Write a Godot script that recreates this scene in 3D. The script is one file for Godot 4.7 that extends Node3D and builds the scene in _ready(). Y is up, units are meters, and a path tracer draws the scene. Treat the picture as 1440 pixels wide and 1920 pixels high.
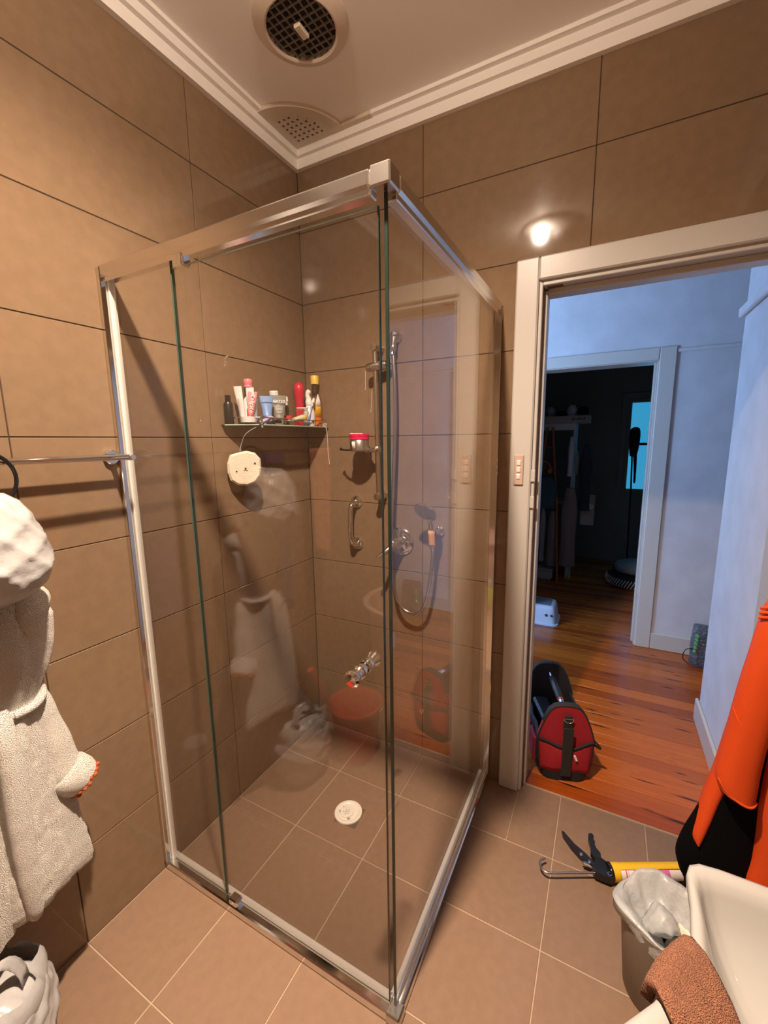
extends Node3D
# A tiled bathroom with a corner shower screen; hall and a dark room beyond the open doorway.
# x runs along the far (door) wall, y up, z from the far wall towards the camera; metres.

var M := {}
var taken := {}
var rng := RandomNumberGenerator.new()
var noise := FastNoiseLite.new()

func _ready() -> void:
	rng.seed = 4711
	noise.seed = 7
	noise.frequency = 1.0
	noise.fractal_octaves = 3
	camera_and_light()
	materials()
	bathroom_shell()
	hall_shell()
	dark_room_shell()
	ceiling_fittings()
	shower_screen()
	shower_fittings()
	shelf_things()
	towel_rail_things()
	floor_things()
	vanity_things()
	hall_things()
	dark_room_things()

# ---------------------------------------------------------------- camera, light
func camera_and_light() -> void:
	var cam := Camera3D.new()
	cam.name = "camera"
	cam.keep_aspect = Camera3D.KEEP_HEIGHT
	cam.fov = 100.93
	cam.near = 0.02
	cam.far = 60.0
	var b := Basis(Vector3(0.8851, -0.0137, -0.4653), Vector3(-0.0645, 0.9863, -0.1516), Vector3(0.4610, 0.1642, 0.8721)).orthonormalized()
	cam.transform = Transform3D(b, Vector3(1.2913, 1.4766, 1.667))
	add_child(cam)
	cam.current = true
	var we := WorldEnvironment.new()
	we.name = "environment"
	var e := Environment.new()
	e.background_mode = Environment.BG_COLOR
	e.background_color = Color(0.55, 0.72, 0.95)
	e.background_energy_multiplier = 1.0
	e.tonemap_mode = Environment.TONE_MAPPER_LINEAR
	e.tonemap_exposure = 1.22
	e.sdfgi_enabled = true
	e.ssao_enabled = true
	e.ssil_enabled = true
	we.environment = e
	add_child(we)
	# the lit globe of the ceiling fitting: a downward beam, its wider spill, and the glow of the globe itself
	lamp_spot("ceiling_lamp_beam", 7.2, 32.0)
	lamp_spot("ceiling_lamp_spill", 5.6, 74.0)
	var o := OmniLight3D.new()
	o.name = "ceiling_lamp_glow"
	o.position = LAMP
	o.light_color = lin(1.0, 0.78, 0.61)
	o.light_energy = 0.36
	o.light_size = 0.03
	o.omni_range = 12.0
	o.omni_attenuation = 2.0
	o.shadow_enabled = true
	add_child(o)
	# daylight through the window on the near side of the hall
	area("hall_window_light", Vector3(-0.68, 1.55, -0.17), Vector3(0, 0, -1), Vector2(0.84, 1.1), lin(0.35, 0.585, 1.0), 7.4)
	# daylight through the frosted window of the dark room
	area("room_window_light", Vector3(1.80, 1.39, -3.98), Vector3(0, 0, 1), Vector2(0.55, 0.9), Color(0.30, 0.68, 1.0), 0.03)

const LAMP := Vector3(0.85, 2.672, 1.21)

func lamp_spot(called: String, energy: float, half_angle: float) -> void:
	var l := SpotLight3D.new()
	l.name = called
	l.position = LAMP
	l.rotation_degrees = Vector3(-90, 0, 0)
	l.light_color = lin(1.0, 0.78, 0.61)
	l.light_energy = energy
	l.light_size = 0.03
	l.spot_range = 12.0
	l.spot_attenuation = 2.0
	l.spot_angle = half_angle
	l.spot_angle_attenuation = 1.0
	l.shadow_enabled = true
	add_child(l)

func area(called: String, at: Vector3, towards: Vector3, size: Vector2, col: Color, energy: float) -> void:
	var a := AreaLight3D.new()
	a.name = called
	a.area_size = size
	a.light_color = col
	a.light_energy = energy
	a.area_range = 12.0
	a.shadow_enabled = true
	a.transform = Transform3D(Basis.looking_at(towards, Vector3.UP), at)
	add_child(a)

# ---------------------------------------------------------------- materials
func mat(key: String, c: Color, rough := 0.5, metal := 0.0) -> StandardMaterial3D:
	var m := StandardMaterial3D.new()
	m.resource_name = key
	m.albedo_color = c
	m.roughness = rough
	m.metallic = metal
	M[key] = m
	return m

func lin(r: float, g: float, b: float) -> Color:
	return Color(r, g, b).linear_to_srgb()

func ntex(freq: float, seed_: int, lo: Color, hi: Color, size := 256, octaves := 4) -> NoiseTexture2D:
	var n := FastNoiseLite.new()
	n.seed = seed_
	n.frequency = freq
	n.fractal_octaves = octaves
	var t := NoiseTexture2D.new()
	t.width = size
	t.height = size
	t.seamless = true
	t.noise = n
	var g := Gradient.new()
	g.set_color(0, lo)
	g.set_color(1, hi)
	t.color_ramp = g
	return t

func nnorm(freq: float, seed_: int, strength: float, size := 256, octaves := 3) -> NoiseTexture2D:
	var n := FastNoiseLite.new()
	n.seed = seed_
	n.frequency = freq
	n.fractal_octaves = octaves
	var t := NoiseTexture2D.new()
	t.width = size
	t.height = size
	t.seamless = true
	t.as_normal_map = true
	t.bump_strength = strength
	t.noise = n
	return t

func tri(m: StandardMaterial3D, scale: Vector3, world := true) -> void:
	m.uv1_triplanar = true
	m.uv1_world_triplanar = world
	m.uv1_scale = scale

func bumpy(m: StandardMaterial3D, t: Texture2D, s := 1.0) -> void:
	m.normal_enabled = true
	m.normal_texture = t
	m.normal_scale = s

func materials() -> void:
	var mottle := ntex(0.03, 3, Color(0.94, 0.94, 0.94), Color(1, 1, 1), 512, 5)
	var weave := nnorm(0.09, 5, 6.0, 256, 4)
	for k in 4:
		var f: float = [1.0, 0.96, 1.03, 0.985][k]
		var m := mat("wall_tile_%d" % k, lin(0.242 * f, 0.160 * f, 0.095 * f), 0.06)
		m.albedo_texture = mottle
		m.metallic_specular = 0.45
		tri(m, Vector3(1.3, 1.3, 1.3))
		m.uv1_offset = Vector3(0.31 * k, 0.17 * k, 0.53 * k)
		m = mat("floor_tile_%d" % k, lin(0.222 * f, 0.140 * f, 0.089 * f), 0.30)
		m.albedo_texture = mottle
		m.metallic_specular = 0.4
		tri(m, Vector3(1.7, 1.7, 1.7))
		m.uv1_offset = Vector3(0.41 * k, 0.27 * k, 0.13 * k)
	mat("wall_grout", lin(0.045, 0.028, 0.017), 0.9)
	mat("floor_grout", lin(0.36, 0.265, 0.18), 0.9)
	mat("ceiling_paint", lin(0.92, 0.88, 0.82), 0.55)
	mat("cornice_paint", lin(0.88, 0.85, 0.80), 0.5)
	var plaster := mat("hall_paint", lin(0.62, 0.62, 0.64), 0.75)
	plaster.albedo_texture = ntex(0.02, 9, Color(0.93, 0.93, 0.93), Color(1, 1, 1))
	tri(plaster, Vector3(0.8, 0.8, 0.8))
	mat("trim_paint", lin(0.53, 0.505, 0.46), 0.32)
	var bare := mat("bare_timber", lin(0.30, 0.14, 0.055), 0.6)
	bare.albedo_texture = ntex(0.05, 15, Color(0.6, 0.6, 0.6), Color(1, 1, 1))
	tri(bare, Vector3(6, 1, 6))
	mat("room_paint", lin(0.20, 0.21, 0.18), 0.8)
	wood_materials()
	# metals
	mat("chrome", lin(0.80, 0.79, 0.77), 0.09, 1.0)
	mat("rail_alloy", lin(0.78, 0.75, 0.71), 0.20, 1.0)
	mat("worn_chrome", lin(0.60, 0.57, 0.52), 0.26, 1.0)
	mat("dark_chrome", lin(0.26, 0.25, 0.24), 0.15, 1.0)
	var ribbed := mat("hose_chrome", lin(0.66, 0.65, 0.63), 0.22, 1.0)
	ribbed.metallic = 1.0
	mat("brushed_steel", lin(0.55, 0.53, 0.50), 0.3, 1.0)
	# glass
	var g := mat("clear_glass", Color(1, 1, 1, 0.001), 0.0)
	g.transparency = BaseMaterial3D.TRANSPARENCY_ALPHA
	var gp := mat("shelf_glass", Color(0.22, 0.27, 0.24, 0.95), 0.02)
	gp.transparency = BaseMaterial3D.TRANSPARENCY_ALPHA
	mat("glass_edge_dark", lin(0.012, 0.022, 0.016), 0.12)
	mat("glass_edge_green", lin(0.06, 0.12, 0.09), 0.15)
	mat("glass_edge_pale", lin(0.30, 0.38, 0.32), 0.2)
	mat("seal_white", lin(0.80, 0.79, 0.72), 0.45)
	# plastics and so on
	mat("white_plastic", lin(0.80, 0.79, 0.76), 0.35)
	mat("cream_plastic", lin(0.72, 0.64, 0.50), 0.4)
	mat("switch_plate", lin(0.55, 0.40, 0.31), 0.35)
	mat("grille_grey", lin(0.15, 0.13, 0.11), 0.6)
	mat("grille_dark", lin(0.028, 0.020, 0.015), 0.9)
	mat("spray_grey", lin(0.55, 0.54, 0.51), 0.35)
	mat("fan_ring", lin(0.66, 0.56, 0.45), 0.45)
	mat("black_plastic", lin(0.012, 0.012, 0.013), 0.32)
	mat("black_gloss", lin(0.010, 0.010, 0.011), 0.10)
	mat("drain_white", lin(0.82, 0.78, 0.68), 0.3)
	mat("drain_hole", lin(0.05, 0.045, 0.04), 0.8)
	mat("patch_dark", lin(0.075, 0.060, 0.045), 0.6)
	mat("ceramic", lin(0.28, 0.27, 0.247), 0.08)
	mat("pink_cap", lin(0.85, 0.20, 0.26), 0.35)
	mat("blue_tube", lin(0.16, 0.29, 0.56), 0.4)
	mat("blue_tube_foot", lin(0.20, 0.34, 0.60), 0.3)
	mat("grey_tube", lin(0.20, 0.20, 0.17), 0.45)
	mat("pink_tube", lin(0.80, 0.28, 0.31), 0.35)
	mat("red_plastic", lin(0.55, 0.02, 0.05), 0.22)
	mat("magenta_lid", lin(0.62, 0.012, 0.09), 0.3)
	mat("yellow_cap", lin(0.80, 0.58, 0.08), 0.35)
	mat("orange_liquid", lin(0.75, 0.17, 0.01), 0.12)
	mat("yellow_paper", lin(0.85, 0.48, 0.03), 0.4)
	mat("pale_green_tube", lin(0.62, 0.62, 0.40), 0.35)
	mat("lilac_plastic", lin(0.42, 0.34, 0.60), 0.3)
	mat("brush_blue", lin(0.05, 0.16, 0.45), 0.35)
	mat("print_white", lin(0.78, 0.78, 0.74), 0.6)
	mat("print_dark", lin(0.05, 0.05, 0.06), 0.6)
	mat("print_grey", lin(0.30, 0.30, 0.30), 0.6)
	mat("print_red", lin(0.62, 0.03, 0.04), 0.5)
	mat("frosted_white", lin(0.76, 0.75, 0.71), 0.3)
	mat("label_white", lin(0.80, 0.79, 0.76), 0.5)
	mat("peach_sticker", lin(0.72, 0.36, 0.15), 0.6)
	var terry := nnorm(0.16, 21, 14.0, 256, 3)
	var fl := mat("robe_fleece", lin(0.78, 0.735, 0.65), 1.0)
	bumpy(fl, terry, 2.2)
	tri(fl, Vector3(11, 11, 11), false)
	fl.rim_enabled = true
	fl.rim = 0.6
	var tw := mat("brown_terry", lin(0.38, 0.155, 0.078), 1.0)
	bumpy(tw, terry, 1.6)
	tri(tw, Vector3(16, 16, 16), false)
	tw.albedo_texture = ntex(0.11, 33, Color(0.62, 0.60, 0.58), Color(1, 1, 1), 256, 3)
	mat("rust_trim", lin(0.34, 0.07, 0.015), 0.95)
	var pt := mat("purple_terry", lin(0.05, 0.035, 0.13), 1.0)
	bumpy(pt, terry, 1.2)
	tri(pt, Vector3(12, 12, 12), false)
	var pk := mat("pink_terry", lin(0.75, 0.36, 0.32), 1.0)
	bumpy(pk, terry, 1.0)
	pk.albedo_texture = ntex(0.02, 40, Color(1, 1, 1), Color(1.0, 0.92, 0.55), 256, 2)
	tri(pk, Vector3(6, 6, 6), false)
	var crinkle := nnorm(0.018, 51, 18.0, 512, 4)
	var bag := mat("white_bag", lin(0.38, 0.375, 0.365), 0.24)
	bag.backlight_enabled = true
	bag.backlight = Color(0.35, 0.35, 0.35)
	bumpy(bag, crinkle, 0.12)
	tri(bag, Vector3(3, 3, 3), false)
	var bg2 := mat("grey_bag", lin(0.40, 0.41, 0.40), 0.36)
	bg2.backlight_enabled = true
	bg2.backlight = Color(0.3, 0.3, 0.3)
	bumpy(bg2, crinkle, 0.30)
	tri(bg2, Vector3(4, 4, 4), false)
	var sp := mat("scrubber", lin(0.74, 0.66, 0.52), 1.0)
	bumpy(sp, nnorm(0.07, 61, 10.0), 0.6)
	tri(sp, Vector3(12, 12, 12), false)
	var bk := mat("bucket_red", lin(0.62, 0.055, 0.03), 0.25)
	bk.backlight_enabled = true
	bk.backlight = Color(0.3, 0.3, 0.3)
	mat("basket_pink", lin(0.72, 0.50, 0.42), 0.4)
	mat("detergent_green", lin(0.45, 0.48, 0.08), 0.3)
	var neo := nnorm(0.3, 71, 3.0)
	var ng := mat("orange_neoprene", lin(0.66, 0.065, 0.003), 0.62)
	bumpy(ng, neo, 0.35)
	tri(ng, Vector3(20, 20, 20), false)
	ng = mat("black_neoprene", lin(0.003, 0.003, 0.0035), 0.75)
	bumpy(ng, neo, 0.35)
	tri(ng, Vector3(20, 20, 20), false)
	ng.metallic_specular = 0.2
	var cv := mat("red_canvas", lin(0.36, 0.010, 0.020), 0.8)
	bumpy(cv, weave, 0.6)
	tri(cv, Vector3(14, 14, 14), false)
	mat("black_canvas", lin(0.012, 0.011, 0.011), 0.75)
	mat("black_webbing", lin(0.020, 0.019, 0.017), 0.8)
	mat("red_piping", lin(0.42, 0.05, 0.05), 0.6)
	mat("gun_yellow", lin(0.75, 0.44, 0.012), 0.35)
	mat("cartridge_pink", lin(0.72, 0.17, 0.50), 0.4)
	mat("cartridge_white", lin(0.78, 0.70, 0.66), 0.4)
	mat("bin_grey", lin(0.20, 0.16, 0.12), 0.5)
	mat("stool_white", lin(0.62, 0.66, 0.74), 0.35)
	mat("stool_grip", lin(0.16, 0.18, 0.22), 0.8)
	mat("green_print", lin(0.10, 0.42, 0.10), 0.5)
	var pb := mat("clear_pack", lin(0.09, 0.105, 0.13), 0.08)
	bumpy(pb, crinkle, 1.2)
	tri(pb, Vector3(5, 5, 5), false)
	mat("pack_dark", lin(0.02, 0.022, 0.028), 0.4)
	mat("cloth_taupe", lin(0.22, 0.18, 0.15), 0.95)
	mat("cloth_grey", lin(0.30, 0.33, 0.32), 0.95)
	mat("cloth_navy", lin(0.03, 0.04, 0.06), 0.95)
	mat("cloth_teal", lin(0.04, 0.08, 0.10), 0.95)
	mat("cloth_white", lin(0.55, 0.56, 0.56), 0.95)
	mat("cloth_black", lin(0.010, 0.010, 0.011), 0.9)
	mat("cloth_rose", lin(0.28, 0.12, 0.12), 0.95)
	mat("ladder_wood", lin(0.32, 0.09, 0.03), 0.5)
	mat("carton", lin(0.34, 0.32, 0.26), 0.8)
	mat("orange_plastic", lin(0.60, 0.12, 0.02), 0.35)
	# glowing faces
	var bulb := mat("lamp_glow", Color(1, 1, 1), 0.3)
	bulb.emission_enabled = true
	bulb.emission = lin(1.0, 0.78, 0.62)
	bulb.emission_energy_multiplier = 40.0
	var lens := mat("lamp_glass_unlit", lin(0.62, 0.60, 0.62), 0.06)
	lens.metallic = 0.5
	var wp := mat("daylight_pane", Color(0.6, 0.7, 0.8), 0.4)
	wp.emission_enabled = true
	wp.emission = Color(0.6, 0.8, 1.0)
	wp.emission_energy_multiplier = 1.5
	var fp := mat("frosted_pane_glow", Color(0.2, 0.3, 0.35), 0.3)
	fp.emission_enabled = true
	fp.emission = Color(0.24, 0.66, 0.86)
	fp.emission_energy_multiplier = 0.62

func wood_materials() -> void:
	# red hardwood: long grain along u, dark knots and gum veins
	for k in 3:
		var w := 512
		var h := 256
		var im := Image.create(w, h, false, Image.FORMAT_RGB8)
		var n := FastNoiseLite.new()
		n.seed = 100 + k
		n.frequency = 0.03
		n.fractal_octaves = 4
		var kn := []
		var r := RandomNumberGenerator.new()
		r.seed = 900 + k
		for i in 13:
			kn.append([r.randf() * w, r.randf() * h, r.randf_range(5, 17), r.randf_range(2.0, 5.0)])
		for y in h:
			for x in w:
				var edge: float = minf(1.0, minf(x, w - 1 - x) / 40.0)
				var warp := 0.0
				var dark := 0.0
				for q in kn:
					var dx: float = (x - q[0]) / q[2]
					var dy: float = (y - q[1]) / q[3]
					var d := dx * dx * 0.35 + dy * dy * 0.5
					if d < 9.0:
						warp += exp(-d) * 9.0
						dark += exp(-d * 2.2)
				var g: float = n.get_noise_2d(x * 0.12 * edge + 7.0, (y + warp) * 2.6) * 0.5 + 0.5
				var f: float = n.get_noise_2d(x * 0.5 + 300.0, y * 9.0) * 0.5 + 0.5
				var v: float = 0.55 * g + 0.30 * f + 0.20
				var c := Color(0.56, 0.255, 0.075).lerp(Color(0.84, 0.485, 0.165), clampf(v, 0, 1))
				c = c.lerp(Color(0.06, 0.025, 0.015), clampf(dark, 0, 1) * 0.92)
				im.set_pixel(x, y, c)
		var tex := ImageTexture.create_from_image(im)
		for j in 3:
			var m := mat("board_%d" % (k * 3 + j), [Color(0.92, 0.86, 0.82), Color(0.80, 0.70, 0.66), Color(1, 0.95, 0.9)][j], 0.26)
			m.albedo_texture = tex
			m.clearcoat_enabled = true
			m.clearcoat = 0.35
			m.clearcoat_roughness = 0.12
			tri(m, Vector3(0.75, 1.0, 3.2))
			m.uv1_offset = Vector3(0.37 * j + 0.11 * k, 0, 0.29 * j)

# ---------------------------------------------------------------- building blocks
func mb() -> SurfaceTool:
	var st := SurfaceTool.new()
	st.begin(Mesh.PRIMITIVE_TRIANGLES)
	return st

func tri3(st: SurfaceTool, a: Vector3, b: Vector3, c: Vector3) -> void:
	st.add_vertex(a)
	st.add_vertex(b)
	st.add_vertex(c)

func quad(st: SurfaceTool, a: Vector3, b: Vector3, c: Vector3, d: Vector3) -> void:
	tri3(st, a, b, c)
	tri3(st, a, c, d)

func tri_out(st: SurfaceTool, a: Vector3, b: Vector3, c: Vector3, o: Vector3) -> void:
	if (c - a).cross(b - a).dot(o) >= 0.0:
		tri3(st, a, b, c)
	else:
		tri3(st, a, c, b)

func quad_out(st: SurfaceTool, a: Vector3, b: Vector3, c: Vector3, d: Vector3, o: Vector3) -> void:
	if (c - a).cross(b - a).dot(o) >= 0.0:
		quad(st, a, b, c, d)
	else:
		quad(st, a, d, c, b)

# a box with chamfered edges; bs turns it
func box(st: SurfaceTool, c: Vector3, size: Vector3, bevel := 0.0, bs := Basis()) -> void:
	st.set_smooth_group(-1)
	var h := size * 0.5
	var e := minf(bevel, minf(h.x, minf(h.y, h.z)) * 0.9)
	var i := h - Vector3(e, e, e)
	for ax in 3:
		for s in [-1.0, 1.0]:
			var u := (ax + 1) % 3
			var v := (ax + 2) % 3
			var p := []
			for q in [[-1, -1], [1, -1], [1, 1], [-1, 1]]:
				var w := Vector3()
				w[ax] = s * h[ax]
				w[u] = q[0] * i[u]
				w[v] = q[1] * i[v]
				p.append(c + bs * w)
			var o := Vector3()
			o[ax] = s
			quad_out(st, p[0], p[1], p[2], p[3], bs * o)
	if e <= 0.0:
		return
	for ax in 3:
		var u := (ax + 1) % 3
		var v := (ax + 2) % 3
		for su in [-1.0, 1.0]:
			for sv in [-1.0, 1.0]:
				var p := []
				for q in [[-1, 0], [1, 0], [1, 1], [-1, 1]]:
					var w := Vector3()
					w[ax] = q[0] * i[ax]
					w[u] = su * (h[u] if q[1] == 0 else i[u])
					w[v] = sv * (i[v] if q[1] == 0 else h[v])
					p.append(c + bs * w)
				var o := Vector3()
				o[u] = su
				o[v] = sv
				quad_out(st, p[0], p[1], p[2], p[3], bs * o)
	for sx in [-1.0, 1.0]:
		for sy in [-1.0, 1.0]:
			for sz in [-1.0, 1.0]:
				var s := Vector3(sx, sy, sz)
				tri_out(st, c + bs * Vector3(sx * h.x, sy * i.y, sz * i.z), c + bs * Vector3(sx * i.x, sy * h.y, sz * i.z), c + bs * Vector3(sx * i.x, sy * i.y, sz * h.z), bs * s)

func span(st: SurfaceTool, a: Vector3, b: Vector3, bevel := 0.0) -> void:
	box(st, (a + b) * 0.5, (b - a).abs(), bevel)

# rings of equal length joined in order; closed round, ends capped when asked
func loft(st: SurfaceTool, rings: Array, caps := true, closed := true, hard := []) -> void:
	var n: int = rings[0].size()
	var g := 1
	for k in rings.size() - 1:
		if hard.has(k):
			g += 1
		st.set_smooth_group(g)
		var a = rings[k]
		var b = rings[k + 1]
		var m := n if closed else n - 1
		for i in m:
			var j := (i + 1) % n
			quad(st, a[i], b[i], b[j], a[j])
	if caps:
		for e in 2:
			var ring = rings[0] if e == 0 else rings[rings.size() - 1]
			st.set_smooth_group(100 + e)
			var c := Vector3()
			for p in ring:
				c += p
			c /= n
			for i in n:
				var j := (i + 1) % n
				if e == 0:
					tri3(st, c, ring[i], ring[j])
				else:
					tri3(st, c, ring[j], ring[i])

func ring_at(c: Vector3, x: Vector3, y: Vector3, rx: float, ry: float, n: int) -> PackedVector3Array:
	var p := PackedVector3Array()
	for i in n:
		var t := -TAU * i / n
		p.append(c + x * cos(t) * rx + y * sin(t) * ry)
	return p

func frame_of(d: Vector3) -> Array:
	var up := Vector3.UP if absf(d.normalized().y) < 0.95 else Vector3.RIGHT
	var x := up.cross(d).normalized()
	return [x, d.cross(x).normalized()]

# a round bar through points; radii one number or one per point
func tube(st: SurfaceTool, pts: Array, radii, sides := 12, caps := true) -> void:
	var rings := []
	var x := Vector3()
	for k in pts.size():
		var d: Vector3 = (pts[mini(k + 1, pts.size() - 1)] - pts[maxi(k - 1, 0)]).normalized()
		if k == 0:
			x = frame_of(d)[0]
		else:
			x = (x - d * x.dot(d)).normalized()
		var y := d.cross(x)
		var r: float = radii[k] if radii is Array else radii
		rings.append(ring_at(pts[k], x, y, r, r, sides))
	loft(st, rings, caps)

func smooth_path(ctrl: Array, per := 8) -> Array:
	var out := []
	for k in ctrl.size() - 1:
		var p0: Vector3 = ctrl[maxi(k - 1, 0)]
		var p1: Vector3 = ctrl[k]
		var p2: Vector3 = ctrl[k + 1]
		var p3: Vector3 = ctrl[mini(k + 2, ctrl.size() - 1)]
		for i in per:
			out.append(p1.cubic_interpolate(p2, p0, p3, float(i) / per))
	out.append(ctrl[ctrl.size() - 1])
	return out

# a profile of (radius, height) turned about the axis of xf; sharp bends stay sharp
func lathe(st: SurfaceTool, prof: Array, xf: Transform3D, segs := 24, squash := 1.0) -> void:
	var rings := []
	var hard := []
	for k in prof.size():
		var q: Vector2 = prof[k]
		rings.append(ring_at(xf * Vector3(0, q.y, 0), xf.basis.x, -xf.basis.z, maxf(q.x, 0.00001), maxf(q.x, 0.00001) * squash, segs))
		if k > 0 and k < prof.size() - 1:
			var a: Vector2 = (q - prof[k - 1]).normalized()
			var b: Vector2 = (prof[k + 1] - q).normalized()
			if a.dot(b) < 0.80:
				hard.append(k)
	loft(st, rings, false, true, hard)

func at(p: Vector3) -> Transform3D:
	return Transform3D(Basis(), p)

# an upright axis (local y) turned to point along d
func along(p: Vector3, d: Vector3) -> Transform3D:
	var y := d.normalized()
	var f := frame_of(y)
	return Transform3D(Basis(f[0], y, f[0].cross(y)), p)

# a flat outline (in the x-y plane of xf) given thickness along its z, edges chamfered
func slab(st: SurfaceTool, poly: PackedVector2Array, depth: float, xf: Transform3D, bevel := 0.0) -> void:
	st.set_smooth_group(-1)
	var tris := Geometry2D.triangulate_polygon(poly)
	var inner := poly
	if bevel > 0.0:
		var o := Geometry2D.offset_polygon(poly, -bevel)
		if o.size() == 1 and o[0].size() == poly.size():
			inner = PackedVector2Array()
			for p in poly:
				var best := 1e9
				var bq := p
				for q in o[0]:
					if p.distance_squared_to(q) < best:
						best = p.distance_squared_to(q)
						bq = q
				inner.append(bq)
	for s in [0.0, depth]:
		var o3: Vector3 = xf.basis.z * (1.0 if s > 0.0 else -1.0)
		for t in range(0, tris.size(), 3):
			tri_out(st, xf * Vector3(inner[tris[t]].x, inner[tris[t]].y, s), xf * Vector3(inner[tris[t + 1]].x, inner[tris[t + 1]].y, s), xf * Vector3(inner[tris[t + 2]].x, inner[tris[t + 2]].y, s), o3)
	var b := bevel if inner != poly else 0.0
	var sgn := 1.0 if Geometry2D.is_polygon_clockwise(poly) else -1.0
	var lv := [[inner, 0.0], [poly, b], [poly, depth - b], [inner, depth]]
	for k in 3:
		if b == 0.0 and k != 1:
			continue
		for i in poly.size():
			var j := (i + 1) % poly.size()
			var e := poly[j] - poly[i]
			var o3: Vector3 = xf.basis * Vector3(-e.y * sgn, e.x * sgn, (k - 1.0) * e.length())
			var p0: Vector2 = lv[k][0][i]
			var p1: Vector2 = lv[k][0][j]
			var p2: Vector2 = lv[k + 1][0][j]
			var p3: Vector2 = lv[k + 1][0][i]
			quad_out(st, xf * Vector3(p0.x, p0.y, lv[k][1]), xf * Vector3(p1.x, p1.y, lv[k][1]), xf * Vector3(p2.x, p2.y, lv[k + 1][1]), xf * Vector3(p3.x, p3.y, lv[k + 1][1]), o3)

# a cloth: rows of points, given thickness t
func sheet(st: SurfaceTool, rows: Array, t: float) -> void:
	var nr := rows.size()
	var nc: int = rows[0].size()
	var f := []
	var b := []
	for r in nr:
		var fr := PackedVector3Array()
		var br := PackedVector3Array()
		for c in nc:
			var du: Vector3 = rows[r][mini(c + 1, nc - 1)] - rows[r][maxi(c - 1, 0)]
			var dv: Vector3 = rows[mini(r + 1, nr - 1)][c] - rows[maxi(r - 1, 0)][c]
			var n := du.cross(dv).normalized()
			fr.append(rows[r][c] + n * t * 0.5)
			br.append(rows[r][c] - n * t * 0.5)
		f.append(fr)
		b.append(br)
	st.set_smooth_group(1)
	for r in nr - 1:
		for c in nc - 1:
			quad(st, f[r][c], f[r + 1][c], f[r + 1][c + 1], f[r][c + 1])
			quad(st, b[r][c], b[r][c + 1], b[r + 1][c + 1], b[r + 1][c])
	for r in nr - 1:
		quad(st, f[r][0], b[r][0], b[r + 1][0], f[r + 1][0])
		quad(st, f[r][nc - 1], f[r + 1][nc - 1], b[r + 1][nc - 1], b[r][nc - 1])
	for c in nc - 1:
		quad(st, f[0][c], f[0][c + 1], b[0][c + 1], b[0][c])
		quad(st, f[nr - 1][c], b[nr - 1][c], b[nr - 1][c + 1], f[nr - 1][c + 1])

func rough_up(st: SurfaceTool, m: ArrayMesh) -> void:
	pass

func numbered(called: String) -> String:
	if not taken.has(called):
		taken[called] = 0
		return called
	taken[called] += 1
	return "%s_%03d" % [called, taken[called]]

func mesh_of(st: SurfaceTool, base := Vector3()) -> ArrayMesh:
	st.generate_normals()
	if base == Vector3():
		return st.commit()
	var st2 := SurfaceTool.new()
	st2.append_from(st.commit(), 0, Transform3D(Basis(), -base))
	return st2.commit()

# a thing whose children are its parts
func thing(called: String, label: String, category: String, base: Vector3, group := "", turn := 0.0) -> Node3D:
	var o := Node3D.new()
	o.name = numbered(called)
	add_child(o)
	o.position = base
	o.rotation.y = turn
	tag(o, label, category, group)
	return o

func tag(o: Node, label: String, category: String, group := "", kind := "") -> void:
	o.set_meta("label", label)
	o.set_meta("category", category)
	if group != "":
		o.set_meta("group", group)
	if kind != "":
		o.set_meta("kind", kind)

# one mesh under a thing, its shape given in world axes (rel takes the thing's place off) or local ones
func part(o: Node3D, called: String, st: SurfaceTool, m: String, local := false) -> MeshInstance3D:
	var base := Vector3()
	if not local:
		var p: Node = o
		while p is Node3D and p != self:
			base += p.position
			p = p.get_parent()
	var mi := MeshInstance3D.new()
	mi.name = called
	mi.mesh = mesh_of(st, base)
	mi.material_override = M[m]
	o.add_child(mi, true)
	return mi

# a thing that is one mesh
func single(called: String, st: SurfaceTool, m: String, label: String, category: String, base: Vector3, group := "", kind := "") -> MeshInstance3D:
	var mi := MeshInstance3D.new()
	mi.name = numbered(called)
	mi.mesh = mesh_of(st, base)
	mi.position = base
	mi.material_override = M[m]
	add_child(mi)
	tag(mi, label, category, group, kind)
	return mi

func struct(called: String, st: SurfaceTool, m: String, label: String, category: String) -> MeshInstance3D:
	return single(called, st, m, label, category, Vector3(), "", "structure")

func text(o: Node3D, called: String, s: String, m: String, xf: Transform3D, height: float, depth := 0.0006) -> void:
	var f := SystemFont.new()
	f.font_names = PackedStringArray(["Droid Sans"])
	f.font_weight = 700
	var t := TextMesh.new()
	t.text = s
	t.font = f
	t.font_size = 32
	t.pixel_size = height / 32.0
	t.depth = depth
	var mi := MeshInstance3D.new()
	mi.name = called
	mi.mesh = t
	mi.material_override = M[m]
	mi.transform = xf
	o.add_child(mi, true)

# ---------------------------------------------------------------- the bathroom shell
var tile_meshes := {}
func tile(parent: Node3D, p: Vector3, size: Vector3, kind: String) -> void:
	var key := "%.3f %.3f %.3f" % [size.x, size.y, size.z]
	if not tile_meshes.has(key):
		var st := mb()
		box(st, Vector3(), size, 0.0012)
		tile_meshes[key] = mesh_of(st)
	var mi := MeshInstance3D.new()
	mi.name = "tile"
	mi.mesh = tile_meshes[key]
	mi.position = p
	mi.material_override = M["%s_%d" % [kind, rng.randi() % 4]]
	parent.add_child(mi, true)

const GAP := 0.0026
const TOP := 2.70

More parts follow.
